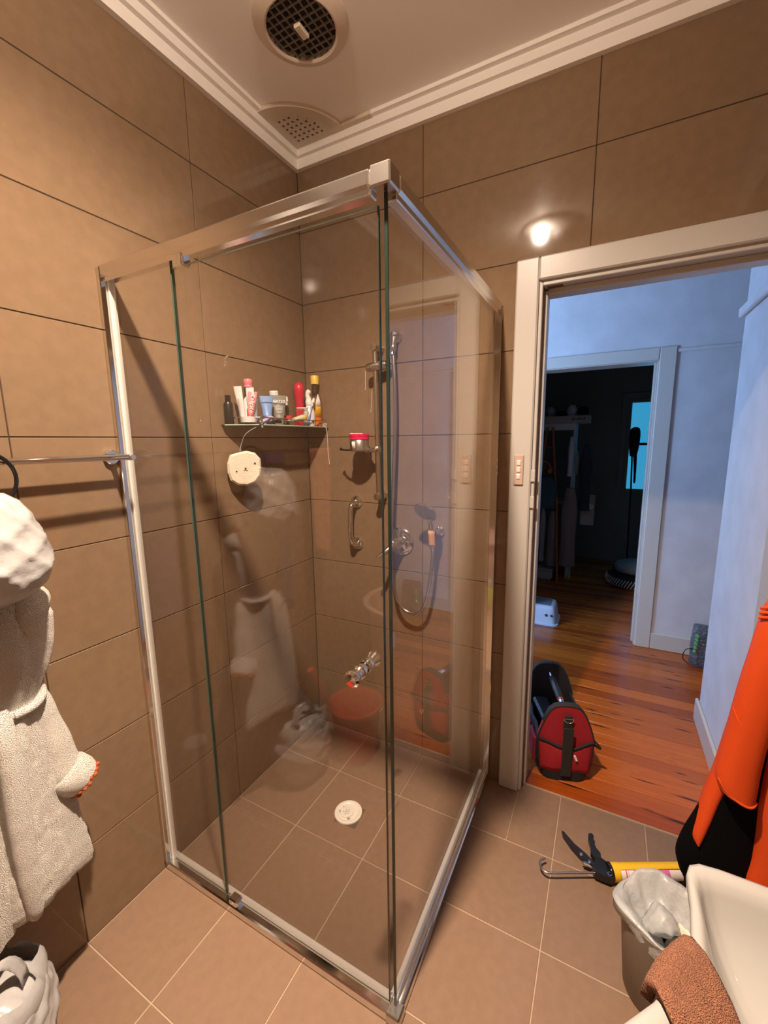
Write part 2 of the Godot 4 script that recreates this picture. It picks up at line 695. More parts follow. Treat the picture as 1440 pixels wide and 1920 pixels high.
# tiles that cover a rectangle of a wall; ax the wall's horizontal axis (0 x, 2 z), face the wall plane, s its outward sign
func tiles_on(parent: Node3D, ax: int, face: float, s: float, cols: Array, y0: float, y1: float) -> void:
	for c in cols.size() - 1:
		var y := y0
		while y < y1 - 0.01:
			var top := minf(y + 0.3, y1)
			var p := Vector3()
			var size := Vector3()
			p[ax] = (cols[c] + cols[c + 1]) * 0.5
			p.y = (y + top) * 0.5
			p[2 - ax] = face - s * 0.004
			size[ax] = cols[c + 1] - cols[c] - GAP
			size.y = top - y - GAP
			size[2 - ax] = 0.008
			tile(parent, p, size, "wall_tile")
			y = top

func bathroom_shell() -> void:
	var st := mb()
	span(st, Vector3(-0.12, -0.1, -0.13), Vector3(-0.0022, 2.8, 2.62))
	var w := struct("wall_left", st, "wall_grout", "left bathroom wall of large brown tiles with dark joints", "wall")
	tiles_on(w, 2, 0.0, 1.0, [0.0, 0.566, 1.168, 1.77, 2.372, 2.5], 0.0, TOP)
	for q in [[1.800, 0.470, 0.006, 0.5], [1.792, 0.478, 0.003, 0.1], [1.56, 0.61, 0.003, 0.9], [1.70, 0.30, 0.0025, 0.3], [1.93, 0.42, 0.002, 0.8]]:
		st = mb()
		box(st, Vector3(0.0004, q[0], q[1]), Vector3(0.0008, q[2] * 0.45, q[2] * 2.0), 0.0003, Basis(Vector3.RIGHT, q[3]))
		part(w, "paint_fleck", st, "print_white")
	st = mb()
	span(st, Vector3(-0.0022, -0.1, -0.13), Vector3(1.03, 2.8, -0.0022))
	span(st, Vector3(1.03, 2.03, -0.13), Vector3(1.80, 2.8, -0.0022))
	span(st, Vector3(1.80, -0.1, -0.13), Vector3(1.97, 2.8, -0.0022))
	w = struct("wall_back", st, "wall_grout", "brown tiled far wall holding the shower fittings and the doorway", "wall")
	tiles_on(w, 0, 0.0, 1.0, [0.0, 0.598, 0.972], 0.0, 2.1)
	tiles_on(w, 0, 0.0, 1.0, [0.0, 0.598, 1.195, 1.79, 1.85], 2.1, TOP)
	st = mb()
	span(st, Vector3(1.8522, -0.1, 0.0), Vector3(1.97, 2.8, 2.62))
	w = struct("wall_right", st, "wall_grout", "right bathroom wall of brown tiles behind basin and jacket", "wall")
	tiles_on(w, 2, 1.85, -1.0, [0.0, 0.6, 1.2, 1.8, 2.4, 2.5], 0.0, TOP)
	st = mb()
	span(st, Vector3(-0.0022, -0.1, 2.5022), Vector3(1.8522, 2.8, 2.62))
	w = struct("wall_front", st, "wall_grout", "brown tiled bathroom wall opposite the doorway", "wall")
	tiles_on(w, 0, 2.5, -1.0, [0.0, 0.6, 1.2, 1.8, 1.85], 0.0, TOP)
	# floor
	st = mb()
	span(st, Vector3(-0.0022, -0.1, -0.045), Vector3(1.8522, -0.0012, 2.5022))
	w = struct("floor", st, "floor_grout", "bathroom floor of square brown tiles with pale grout", "floor")
	var xs := [0.0, 0.301, 0.603, 0.905, 1.208, 1.508, 1.808, 1.85]
	var zs := [-0.042, 0.261, 0.569, 0.870, 1.169, 1.47, 1.77, 2.07, 2.37, 2.5]
	for i in xs.size() - 1:
		for j in zs.size() - 1:
			var x1: float = xs[i]
			var x2: float = xs[i + 1]
			if j == 0 and i >= 3 and i <= 5:
				x1 = maxf(x1, 0.905)
			elif j == 0:
				tile(w, Vector3((x1 + x2) * 0.5, -0.004, 0.1305), Vector3(x2 - x1 - 0.003, 0.008, 0.261 - 0.003), "floor_tile")
				continue
			if j == 0 and i == 3:
				tile(w, Vector3(0.975, -0.004, 0.1305), Vector3(0.137, 0.008, 0.258), "floor_tile")
				tile(w, Vector3(1.126, -0.004, 0.1095), Vector3(0.161, 0.008, 0.300), "floor_tile")
				continue
			if j == 0 and i == 5:
				tile(w, Vector3(1.64, -0.004, 0.1095), Vector3(0.261, 0.008, 0.300), "floor_tile")
				tile(w, Vector3(1.790, -0.004, 0.1305), Vector3(0.033, 0.008, 0.258), "floor_tile")
				continue
			tile(w, Vector3((x1 + x2) * 0.5, -0.004, (zs[j] + zs[j + 1]) * 0.5), Vector3(x2 - x1 - 0.003, 0.008, zs[j + 1] - zs[j] - 0.003), "floor_tile")
	# ceiling and stepped cornice
	st = mb()
	span(st, Vector3(-0.0022, 2.724, -0.0022), Vector3(1.8522, 2.8, 2.5022))
	struct("ceiling", st, "ceiling_paint", "cream painted bathroom ceiling", "ceiling")
	var prof := [[0.0, 2.645], [0.019, 2.645], [0.019, 2.683], [0.036, 2.683], [0.036, 2.711], [0.055, 2.711], [0.055, 2.724], [0.0, 2.724]]
	cornice("trim_1", prof)
	# door frame
	st = mb()
	frame_bar(st, 0.962, 1.040, 0.0, 2.098, 0.0, 0.020)
	var d := struct("door_1", st, "trim_paint", "white painted frame of the open bathroom doorway", "door frame")
	st = mb()
	frame_bar(st, 1.776, 1.848, 0.0, 2.098, 0.0, 0.020)
	part(d, "architrave", st, "trim_paint")
	st = mb()
	frame_bar(st, 1.040, 1.776, 2.022, 2.098, 0.0, 0.020)
	part(d, "architrave", st, "trim_paint")
	for s in [[1.033, 1.052], [1.772, 1.798]]:
		st = mb()
		span(st, Vector3(s[0], 0.0, -0.135), Vector3(s[1], 2.03, 0.004), 0.002)
		part(d, "jamb", st, "trim_paint")
	st = mb()
	span(st, Vector3(1.052, 2.006, -0.135), Vector3(1.772, 2.026, 0.004), 0.002)
	part(d, "jamb_head", st, "trim_paint")
	st = mb()
	span(st, Vector3(1.0521, 0.0, -0.036), Vector3(1.0535, 2.006, -0.014))
	part(d, "bare_rebate", st, "bare_timber").set_meta("label", "unpainted timber strip")
	st = mb()
	span(st, Vector3(1.0535, 0.0, -0.10), Vector3(1.064, 2.0, -0.038), 0.002)
	part(d, "door_stop", st, "trim_paint")
	st = mb()
	span(st, Vector3(1.064, 1.986, -0.10), Vector3(1.772, 2.006, -0.038), 0.002)
	part(d, "door_stop", st, "trim_paint")
	st = mb()
	span(st, Vector3(1.064, 2.0048, -0.036), Vector3(1.115, 2.0060, -0.014))
	span(st, Vector3(1.0521, 1.93, -0.036), Vector3(1.0537, 1.985, -0.010))
	part(d, "chipped_patch", st, "bare_timber")
	for y in [1.245, 1.345]:
		st = mb()
		span(st, Vector3(1.038, y - 0.025, 0.004), Vector3(1.0545, y + 0.02, 0.012), 0.002)
		part(d, "strike_plate", st, "trim_paint")

func frame_bar(st: SurfaceTool, x0: float, x1: float, y0: float, y1: float, z0: float, z1: float) -> void:
	span(st, Vector3(x0, y0, z0), Vector3(x1, y1, z1), 0.005)

func cornice(called: String, prof: Array) -> void:
	# one moulding per wall, mitred at the corners
	var lo := Vector2(0, 0)
	var hi := Vector2(1.85, 2.5)
	var corners := [Vector2(0, 0), Vector2(1.85, 0), Vector2(1.85, 2.5), Vector2(0, 2.5)]
	var root: MeshInstance3D = null
	for k in 4:
		var a: Vector2 = corners[k]
		var b: Vector2 = corners[(k + 1) % 4]
		var st := mb()
		st.set_smooth_group(-1)
		for i in prof.size():
			var p = prof[i]
			var q = prof[(i + 1) % prof.size()]
			var pts := []
			for e in [[a, p], [b, p], [b, q], [a, q]]:
				var c: Vector2 = e[0]
				var d: float = e[1][0]
				var x := clampf(c.x, lo.x + d, hi.x - d)
				var z := clampf(c.y, lo.y + d, hi.y - d)
				pts.append(Vector3(x, e[1][1], z))
			quad(st, pts[0], pts[1], pts[2], pts[3])
		if root == null:
			root = struct(called, st, "cornice_paint", "white stepped plaster cornice round the bathroom ceiling", "cornice")
		else:
			part(root, "cornice_length", st, "cornice_paint")

# ---------------------------------------------------------------- hall and dark room shells
func hall_shell() -> void:
	var st := mb()
	span(st, Vector3(-1.4, -0.12, -4.3), Vector3(3.4, -0.022, -0.045))
	var f := struct("floor", st, "cloth_black", "polished red hardwood strip floor of the hall and room beyond", "floor")
	var z := -0.045
	var k := 0
	while z > -4.15:
		var wd := 0.0835
		var x0 := -1.25
		var cut := rng.randf_range(-0.6, 0.9) if k % 3 else 5.0
		var ends := [x0, cut, 3.3] if cut < 3.0 else [x0, 3.3]
		for i in ends.size() - 1:
			st = mb()
			span(st, Vector3(ends[i] + 0.0006, -0.022, z - wd + 0.0007), Vector3(ends[i + 1] - 0.0006, 0.0, z - 0.0007), 0.0012)
			var mi := part(f, "floorboard", st, "board_%d" % (rng.randi() % 9))
			mi.position.y = 0.0
		z -= wd
		k += 1
	# threshold strip
	st = mb()
	span(st, Vector3(1.052, -0.02, -0.0475), Vector3(1.772, 0.0012, -0.0425))
	part(f, "threshold_strip", st, "floor_grout")
	# back wall of the hall with the second doorway
	st = mb()
	span(st, Vector3(-1.3, 0, -1.86), Vector3(0.72, 2.75, -1.70))
	span(st, Vector3(0.72, 1.99, -1.86), Vector3(1.562, 2.75, -1.70))
	span(st, Vector3(1.562, 0, -1.86), Vector3(3.3, 2.75, -1.70))
	struct("wall_hall_back", st, "hall_paint", "white hall wall with the doorway to the dark room", "wall")
	st = mb()
	span(st, Vector3(1.536, 0, -1.872), Vector3(1.562, 1.99, -1.70), 0.002)
	var d := struct("door_2", st, "trim_paint", "white painted frame of the doorway to the dark room", "door frame")
	st = mb()
	span(st, Vector3(0.72, 0, -1.872), Vector3(0.745, 1.99, -1.70), 0.002)
	part(d, "jamb", st, "trim_paint")
	st = mb()
	span(st, Vector3(0.745, 1.968, -1.872), Vector3(1.536, 1.99, -1.70), 0.002)
	part(d, "jamb_head", st, "trim_paint")
	st = mb()
	span(st, Vector3(1.545, 0, -1.70), Vector3(1.638, 2.052, -1.683), 0.005)
	part(d, "architrave", st, "trim_paint")
	st = mb()
	span(st, Vector3(0.64, 0, -1.70), Vector3(0.735, 2.052, -1.683), 0.005)
	part(d, "architrave", st, "trim_paint")
	st = mb()
	span(st, Vector3(0.735, 1.972, -1.70), Vector3(1.545, 2.052, -1.683), 0.005)
	part(d, "architrave", st, "trim_paint")
	st = mb()
	span(st, Vector3(1.524, 0, -1.80), Vector3(1.536, 1.97, -1.755), 0.002)
	part(d, "door_stop", st, "trim_paint")
	st = mb()
	span(st, Vector3(1.638, 0, -1.70), Vector3(3.3, 0.118, -1.685), 0.005)
	struct("baseboard_back", st, "trim_paint", "white skirting board right of the dark room doorway", "skirting")
	st = mb()
	span(st, Vector3(1.638, 2.012, -1.70), Vector3(3.3, 2.036, -1.690), 0.004)
	struct("trim_2", st, "hall_paint", "thin picture rail on the hall wall beside the doorway", "picture rail")
	# the right wall of the hall, ending in an outside corner
	st = mb()
	span(st, Vector3(1.798, 0, -0.885), Vector3(3.3, 2.75, -0.13), 0.004)
	struct("wall_hall_right", st, "hall_paint", "white hall wall on the right ending in a corner", "wall")
	st = mb()
	span(st, Vector3(1.782, 0, -0.905), Vector3(1.798, 0.118, -0.135), 0.005)
	struct("baseboard_right", st, "trim_paint", "white skirting board along the right hall wall", "skirting")
	st = mb()
	span(st, Vector3(1.776, 2.010, -0.907), Vector3(1.798, 2.055, -0.13), 0.006)
	struct("trim_3", st, "hall_paint", "picture rail along the right hall wall", "picture rail")
	# ceiling, end walls, the side of the hall next to the bathroom
	st = mb()
	span(st, Vector3(-1.4, 2.75, -1.86), Vector3(3.4, 2.85, -0.13))
	struct("ceiling", st, "hall_paint", "white hall ceiling", "ceiling")
	st = mb()
	span(st, Vector3(-1.3, 0, -0.14), Vector3(-1.1, 2.75, 0.0))
	span(st, Vector3(-0.26, 0, -0.14), Vector3(-0.12, 2.75, 0.0))
	span(st, Vector3(-1.1, 0, -0.14), Vector3(-0.26, 1.0, 0.0))
	span(st, Vector3(-1.1, 2.1, -0.14), Vector3(-0.26, 2.75, 0.0))
	span(st, Vector3(-0.12, 0, -0.14), Vector3(1.033, 2.75, -0.13))
	span(st, Vector3(1.033, 2.03, -0.14), Vector3(1.798, 2.75, -0.13))
	struct("wall_hall_front", st, "hall_paint", "hall side of the bathroom wall, with a window", "wall")
	st = mb()
	span(st, Vector3(3.3, 0, -1.86), Vector3(3.4, 2.75, -0.13))
	struct("wall_hall_end", st, "hall_paint", "wall at the right end of the hall", "wall")
	st = mb()
	span(st, Vector3(-1.3, 0, -1.86), Vector3(-1.2, 2.75, -0.14))
	struct("wall_hall_left", st, "hall_paint", "wall at the left end of the hall", "wall")
	st = mb()
	span(st, Vector3(-1.1, 1.0, -0.09), Vector3(-0.26, 1.04, -0.05), 0.004)
	span(st, Vector3(-1.1, 2.06, -0.09), Vector3(-0.26, 2.1, -0.05), 0.004)
	span(st, Vector3(-1.1, 1.04, -0.09), Vector3(-1.06, 2.06, -0.05), 0.004)
	span(st, Vector3(-0.30, 1.04, -0.09), Vector3(-0.26, 2.06, -0.05), 0.004)
	var wn := struct("window_2", st, "trim_paint", "daylit window on the near side of the hall", "window")
	st = mb()
	span(st, Vector3(-1.06, 1.04, -0.073), Vector3(-0.30, 2.06, -0.067))
	part(wn, "pane", st, "daylight_pane")

func dark_room_shell() -> void:
	var st := mb()
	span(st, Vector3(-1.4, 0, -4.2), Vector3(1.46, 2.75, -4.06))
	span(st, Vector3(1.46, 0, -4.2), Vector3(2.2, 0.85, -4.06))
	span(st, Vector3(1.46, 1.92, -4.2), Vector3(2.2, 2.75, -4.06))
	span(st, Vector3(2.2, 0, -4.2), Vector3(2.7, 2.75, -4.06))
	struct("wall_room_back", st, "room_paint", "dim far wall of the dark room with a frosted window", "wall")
	st = mb()
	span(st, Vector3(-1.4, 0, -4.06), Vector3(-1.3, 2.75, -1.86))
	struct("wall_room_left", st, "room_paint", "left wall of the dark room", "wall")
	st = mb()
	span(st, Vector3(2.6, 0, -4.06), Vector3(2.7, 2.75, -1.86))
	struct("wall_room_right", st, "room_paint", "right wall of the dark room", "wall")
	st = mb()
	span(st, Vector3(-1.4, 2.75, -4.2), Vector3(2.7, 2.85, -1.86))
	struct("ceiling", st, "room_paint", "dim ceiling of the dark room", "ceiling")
	st = mb()
	span(st, Vector3(-0.9, 0, -4.06), Vector3(2.6, 0.16, -4.045), 0.004)
	struct("baseboard_room", st, "room_paint", "skirting board under the frosted window of the dark room", "skirting")
	# the frosted sash window
	st = mb()
	for q in [[1.46, 1.50, 0.85, 1.92], [2.16, 2.2, 0.85, 1.92], [1.50, 2.16, 0.85, 0.89], [1.50, 2.16, 1.875, 1.92]]:
		span(st, Vector3(q[0], q[2], -4.10), Vector3(q[1], q[3], -4.035), 0.005)
	var w := struct("window_1", st, "room_paint", "frosted sash window glowing blue in the dark room", "window")
	st = mb()
	span(st, Vector3(1.50, 1.395, -4.085), Vector3(2.16, 1.425, -4.045), 0.004)
	part(w, "sash_bar", st, "cloth_black")
	for y in [[0.89, 1.395], [1.425, 1.875]]:
		st = mb()
		span(st, Vector3(1.50, y[0], -4.072), Vector3(2.16, y[1], -4.066))
		part(w, "pane", st, "frosted_pane_glow")
	st = mb()
	span(st, Vector3(1.42, 1.92, -4.06), Vector3(2.24, 1.99, -4.03), 0.004)
	span(st, Vector3(1.40, 0.89, -4.06), Vector3(1.46, 1.99, -4.035), 0.004)
	part(w, "window_architrave", st, "room_paint")

# ---------------------------------------------------------------- ceiling fittings
func ceiling_fittings() -> void:
	var c := Vector3(0.388, 2.724, 0.449)
	var t := thing("exhaust_fan", "round ceiling exhaust fan with a dusty square-mesh grille", "exhaust fan", c)
	var st := mb()
	lathe(st, [Vector2(0.104, -0.001), Vector2(0.104, -0.019), Vector2(0.110, -0.022), Vector2(0.136, -0.012), Vector2(0.143, -0.006), Vector2(0.143, 0.0)], at(c), 48)
	part(t, "ring", st, "fan_ring")
	st = mb()
	lathe(st, [Vector2(0.0001, -0.002), Vector2(0.105, -0.002)], at(c), 32)
	part(t, "backing", st, "grille_dark")
	for k in range(-4, 5):
		var d := k * 0.0225
		var h := sqrt(0.105 * 0.105 - d * d)
		for ax in 2:
			st = mb()
			if ax == 0:
				span(st, c + Vector3(-h, -0.0155, d - 0.0022), c + Vector3(h, -0.010, d + 0.0022), 0.0008)
			else:
				span(st, c + Vector3(d - 0.0022, -0.016, -h), c + Vector3(d + 0.0022, -0.0105, h), 0.0008)
			part(t, "grille_bar", st, "grille_grey")
	st = mb()
	span(st, c + Vector3(-0.012, -0.026, -0.025), c + Vector3(0.012, -0.014, 0.025), 0.003)
	var pl := part(t, "badge", st, "cream_plastic")
	st = mb()
	span(st, c + Vector3(-0.004, -0.0265, -0.016), c + Vector3(0.004, -0.0255, 0.016), 0.0)
	part(pl, "badge_print", st, "fan_ring")
	# corner vent with square holes
	var b := Vector3(0.036, 2.7125, 0.036)
	t = thing("corner_vent", "quarter-round ceiling vent plate with square holes in the corner", "vent", b)
	st = mb()
	var n := 9
	var pitch := 0.0235
	for i in n:
		for j in n:
			var x := 0.038 + i * pitch
			var z := 0.038 + j * pitch
			var r := sqrt(pow(x - 0.036 + pitch, 2) + pow(z - 0.036 + pitch, 2))
			if r > 0.215:
				continue
			var hole: bool = i > 0 and j > 0 and r < 0.196
			if not hole:
				span(st, Vector3(x, 2.709, z), Vector3(x + pitch, 2.7125, z + pitch))
			else:
				var hs := 0.0048
				var m := pitch * 0.5
				span(st, Vector3(x, 2.709, z), Vector3(x + pitch, 2.7125, z + m - hs))
				span(st, Vector3(x, 2.709, z + m + hs), Vector3(x + pitch, 2.7125, z + pitch))
				span(st, Vector3(x, 2.709, z + m - hs), Vector3(x + m - hs, 2.7125, z + m + hs))
				span(st, Vector3(x + m + hs, 2.709, z + m - hs), Vector3(x + pitch, 2.7125, z + m + hs))
	part(t, "perforated_plate", st, "fan_ring")
	st = mb()
	var qp := PackedVector2Array([Vector2(0, 0)])
	for k in 17:
		qp.append(Vector2(cos(PI * 0.5 * k / 16.0), sin(PI * 0.5 * k / 16.0)) * 0.20)
	slab(st, qp, 0.002, Transform3D(Basis(Vector3(1, 0, 0), Vector3(0, 0, 1), Vector3(0, 1, 0)), Vector3(0.037, 2.7215, 0.037)))
	part(t, "dark_duct", st, "grille_dark")
	var poly := PackedVector2Array()
	for k in 25:
		var a := PI * 0.5 * k / 24.0
		poly.append(Vector2(cos(a), sin(a)) * 0.236)
	for k in 25:
		var a := PI * 0.5 * (24 - k) / 24.0
		poly.append(Vector2(cos(a), sin(a)) * 0.192)
	st = mb()
	slab(st, poly, 0.0155, Transform3D(Basis(Vector3(1, 0, 0), Vector3(0, 0, 1), Vector3(0, 1, 0)), Vector3(0.036, 2.708, 0.036)), 0.002)
	part(t, "curved_rim", st, "fan_ring")
	st = mb()
	span(st, Vector3(0.27, 2.709, 0.036), Vector3(0.405, 2.7235, 0.0585), 0.001)
	part(t, "cover_strip", st, "fan_ring")
	# the light fitting, out of view above the camera, seen mirrored in tiles and glass
	c = Vector3(0.90, 2.724, 1.26)
	t = thing("ceiling_light", "round white ceiling light with one lit globe beside an unlit heat lamp", "light", c)
	st = mb()
	lathe(st, [Vector2(0.0001, -0.012), Vector2(0.155, -0.012), Vector2(0.165, -0.006), Vector2(0.165, 0.0)], at(c), 48)
	part(t, "base_plate", st, "white_plastic")
	st = mb()
	var gl := []
	for k in 11:
		var a := PI * (0.10 + 0.90 * k / 10.0)
		gl.append(Vector2(0.036 * sin(a), -0.040 + 0.034 * cos(a)))
	gl.push_front(Vector2(0.014, -0.006))
	lathe(st, gl, at(Vector3(0.85, 2.712, 1.21)), 24)
	part(t, "lamp_globe", st, "lamp_glow")
	st = mb()
	lathe(st, [Vector2(0.052, 0.0), Vector2(0.056, -0.012), Vector2(0.056, -0.022), Vector2(0.045, -0.034), Vector2(0.025, -0.040), Vector2(0.0001, -0.042)], at(Vector3(0.958, 2.712, 1.315)), 28)
	part(t, "heat_lamp", st, "lamp_glass_unlit")

# ---------------------------------------------------------------- the shower screen
func pane(o: Node3D, called: String, a: Vector3, b: Vector3) -> MeshInstance3D:
	var st := mb()
	st.set_smooth_group(-1)
	# the two faces of the pane; its edges are strips of their own
	if absf(b.z - a.z) < 0.01:
		quad_out(st, Vector3(a.x, a.y, b.z), Vector3(b.x, a.y, b.z), Vector3(b.x, b.y, b.z), Vector3(a.x, b.y, b.z), Vector3(0, 0, 1))
		quad_out(st, Vector3(a.x, a.y, a.z), Vector3(b.x, a.y, a.z), Vector3(b.x, b.y, a.z), Vector3(a.x, b.y, a.z), Vector3(0, 0, -1))
	else:
		quad_out(st, Vector3(b.x, a.y, a.z), Vector3(b.x, a.y, b.z), Vector3(b.x, b.y, b.z), Vector3(b.x, b.y, a.z), Vector3(1, 0, 0))
		quad_out(st, Vector3(a.x, a.y, a.z), Vector3(a.x, a.y, b.z), Vector3(a.x, b.y, b.z), Vector3(a.x, b.y, a.z), Vector3(-1, 0, 0))
	return part(o, called, st, "clear_glass")

func shower_screen() -> void:
	var t := thing("shower_screen", "square glass corner shower screen with chrome rails and pivot door", "shower screen", Vector3(0.45, 0, 0.45))
	var st := mb()
	# head rails: a rounded upper body over a narrower lip
	st = mb()
	span(st, Vector3(0.004, 1.938, 0.880), Vector3(0.872, 1.972, 0.914), 0.006)
	span(st, Vector3(0.004, 1.926, 0.884), Vector3(0.872, 1.940, 0.908), 0.002)
	part(t, "head_rail", st, "rail_alloy")
	st = mb()
	span(st, Vector3(0.880, 1.938, 0.004), Vector3(0.914, 1.972, 0.872), 0.006)
	span(st, Vector3(0.884, 1.926, 0.004), Vector3(0.908, 1.940, 0.872), 0.002)
	part(t, "head_rail", st, "rail_alloy")
	st = mb()
	span(st, Vector3(0.872, 1.936, 0.872), Vector3(0.9150, 1.973, 0.9150), 0.003)
	part(t, "corner_cap", st, "worn_chrome")
	# wall channels
	st = mb()
	span(st, Vector3(0.0, 0.03, 0.890), Vector3(0.016, 1.965, 0.916), 0.002)
	part(t, "wall_channel", st, "chrome")
	st = mb()
	span(st, Vector3(0.890, 0.03, 0.0), Vector3(0.916, 1.955, 0.016), 0.002)
	part(t, "wall_channel", st, "chrome")
	st = mb()
	span(st, Vector3(0.0, 0.03, 0.876), Vector3(0.0165, 1.93, 0.8895), 0.001)
	span(st, Vector3(0.0162, 0.03, 0.884), Vector3(0.026, 1.93, 0.8985), 0.002)
	part(t, "seal_strip", st, "seal_white")
	# sills
	st = mb()
	span(st, Vector3(0.0, 0.0, 0.886), Vector3(0.886, 0.030, 0.913), 0.004)
	part(t, "sill", st, "chrome")
	st = mb()
	span(st, Vector3(0.886, 0.0, 0.0), Vector3(0.913, 0.030, 0.886), 0.004)
	part(t, "sill", st, "chrome")
	st = mb()
	span(st, Vector3(0.876, 0.0, 0.876), Vector3(0.916, 0.0315, 0.916), 0.004)
	part(t, "sill_corner", st, "worn_chrome")
	st = mb()
	span(st, Vector3(0.004, 0.0, 0.870), Vector3(0.880, 0.036, 0.8855), 0.002)
	span(st, Vector3(0.004, 0.030, 0.884), Vector3(0.880, 0.040, 0.8885), 0.001)
	part(t, "seal_strip", st, "seal_white")
	st = mb()
	span(st, Vector3(0.872, 0.0, 0.004), Vector3(0.8855, 0.036, 0.880), 0.002)
	span(st, Vector3(0.8985, 0.030, 0.004), Vector3(0.903, 0.038, 0.880), 0.001)
	part(t, "seal_strip", st, "seal_white")
	# glass
	pane(t, "fixed_pane", Vector3(0.0262, 0.03, 0.891), Vector3(0.284, 1.94, 0.897))
	st = mb()
	span(st, Vector3(0.2835, 0.034, 0.891), Vector3(0.2865, 1.93, 0.897))
	part(t, "glass_edge", st, "glass_edge_green")
	var door := pane(t, "door_pane", Vector3(0.292, 0.045, 0.891), Vector3(0.879, 1.912, 0.897))
	st = mb()
	span(st, Vector3(0.2895, 0.045, 0.891), Vector3(0.292, 1.912, 0.897))
	span(st, Vector3(0.879, 0.045, 0.891), Vector3(0.8812, 1.912, 0.897))
	part(door, "door_edge", st, "glass_edge_dark")
	st = mb()
	span(st, Vector3(0.2895, 1.912, 0.8912), Vector3(0.8812, 1.9135, 0.8968))
	part(door, "door_top_edge", st, "glass_edge_pale")
	for y in [1.923, 0.034]:
		st = mb()
		box(st, Vector3(0.327, y, 0.897), Vector3(0.034, 0.030, 0.026), 0.003)
		box(st, Vector3(0.3455, y, 0.897), Vector3(0.006, 0.027, 0.022), 0.002)
		part(door, "pivot_block", st, "chrome")
	# door knob, one boss each side of the glass
	st = mb()
	var k := Vector3(0.824, 0.962, 0.897)
	lathe(st, [Vector2(0.0001, 0.056), Vector2(0.014, 0.055), Vector2(0.0195, 0.049), Vector2(0.0195, 0.042), Vector2(0.0145, 0.035), Vector2(0.0135, 0.026), Vector2(0.017, 0.021), Vector2(0.017, 0.007), Vector2(0.014, 0.0)], along(k, Vector3(0, 0, 1)), 24)
	lathe(st, [Vector2(0.014, 0.0), Vector2(0.017, 0.007), Vector2(0.017, 0.021), Vector2(0.0135, 0.026), Vector2(0.0195, 0.042), Vector2(0.014, 0.055), Vector2(0.0001, 0.056)], along(k - Vector3(0, 0, 0.006), Vector3(0, 0, -1)), 24)
	part(door, "door_knob", st, "chrome")
	pane(t, "side_pane", Vector3(0.891, 0.03, 0.016), Vector3(0.897, 1.94, 0.889))
	st = mb()
	span(st, Vector3(0.8905, 0.03, 0.8885), Vector3(0.8975, 1.935, 0.8915))
	part(t, "glass_edge", st, "glass_edge_dark")
	# splashes on the front pane? small white specks left on the tiles are stains, see shower fittings

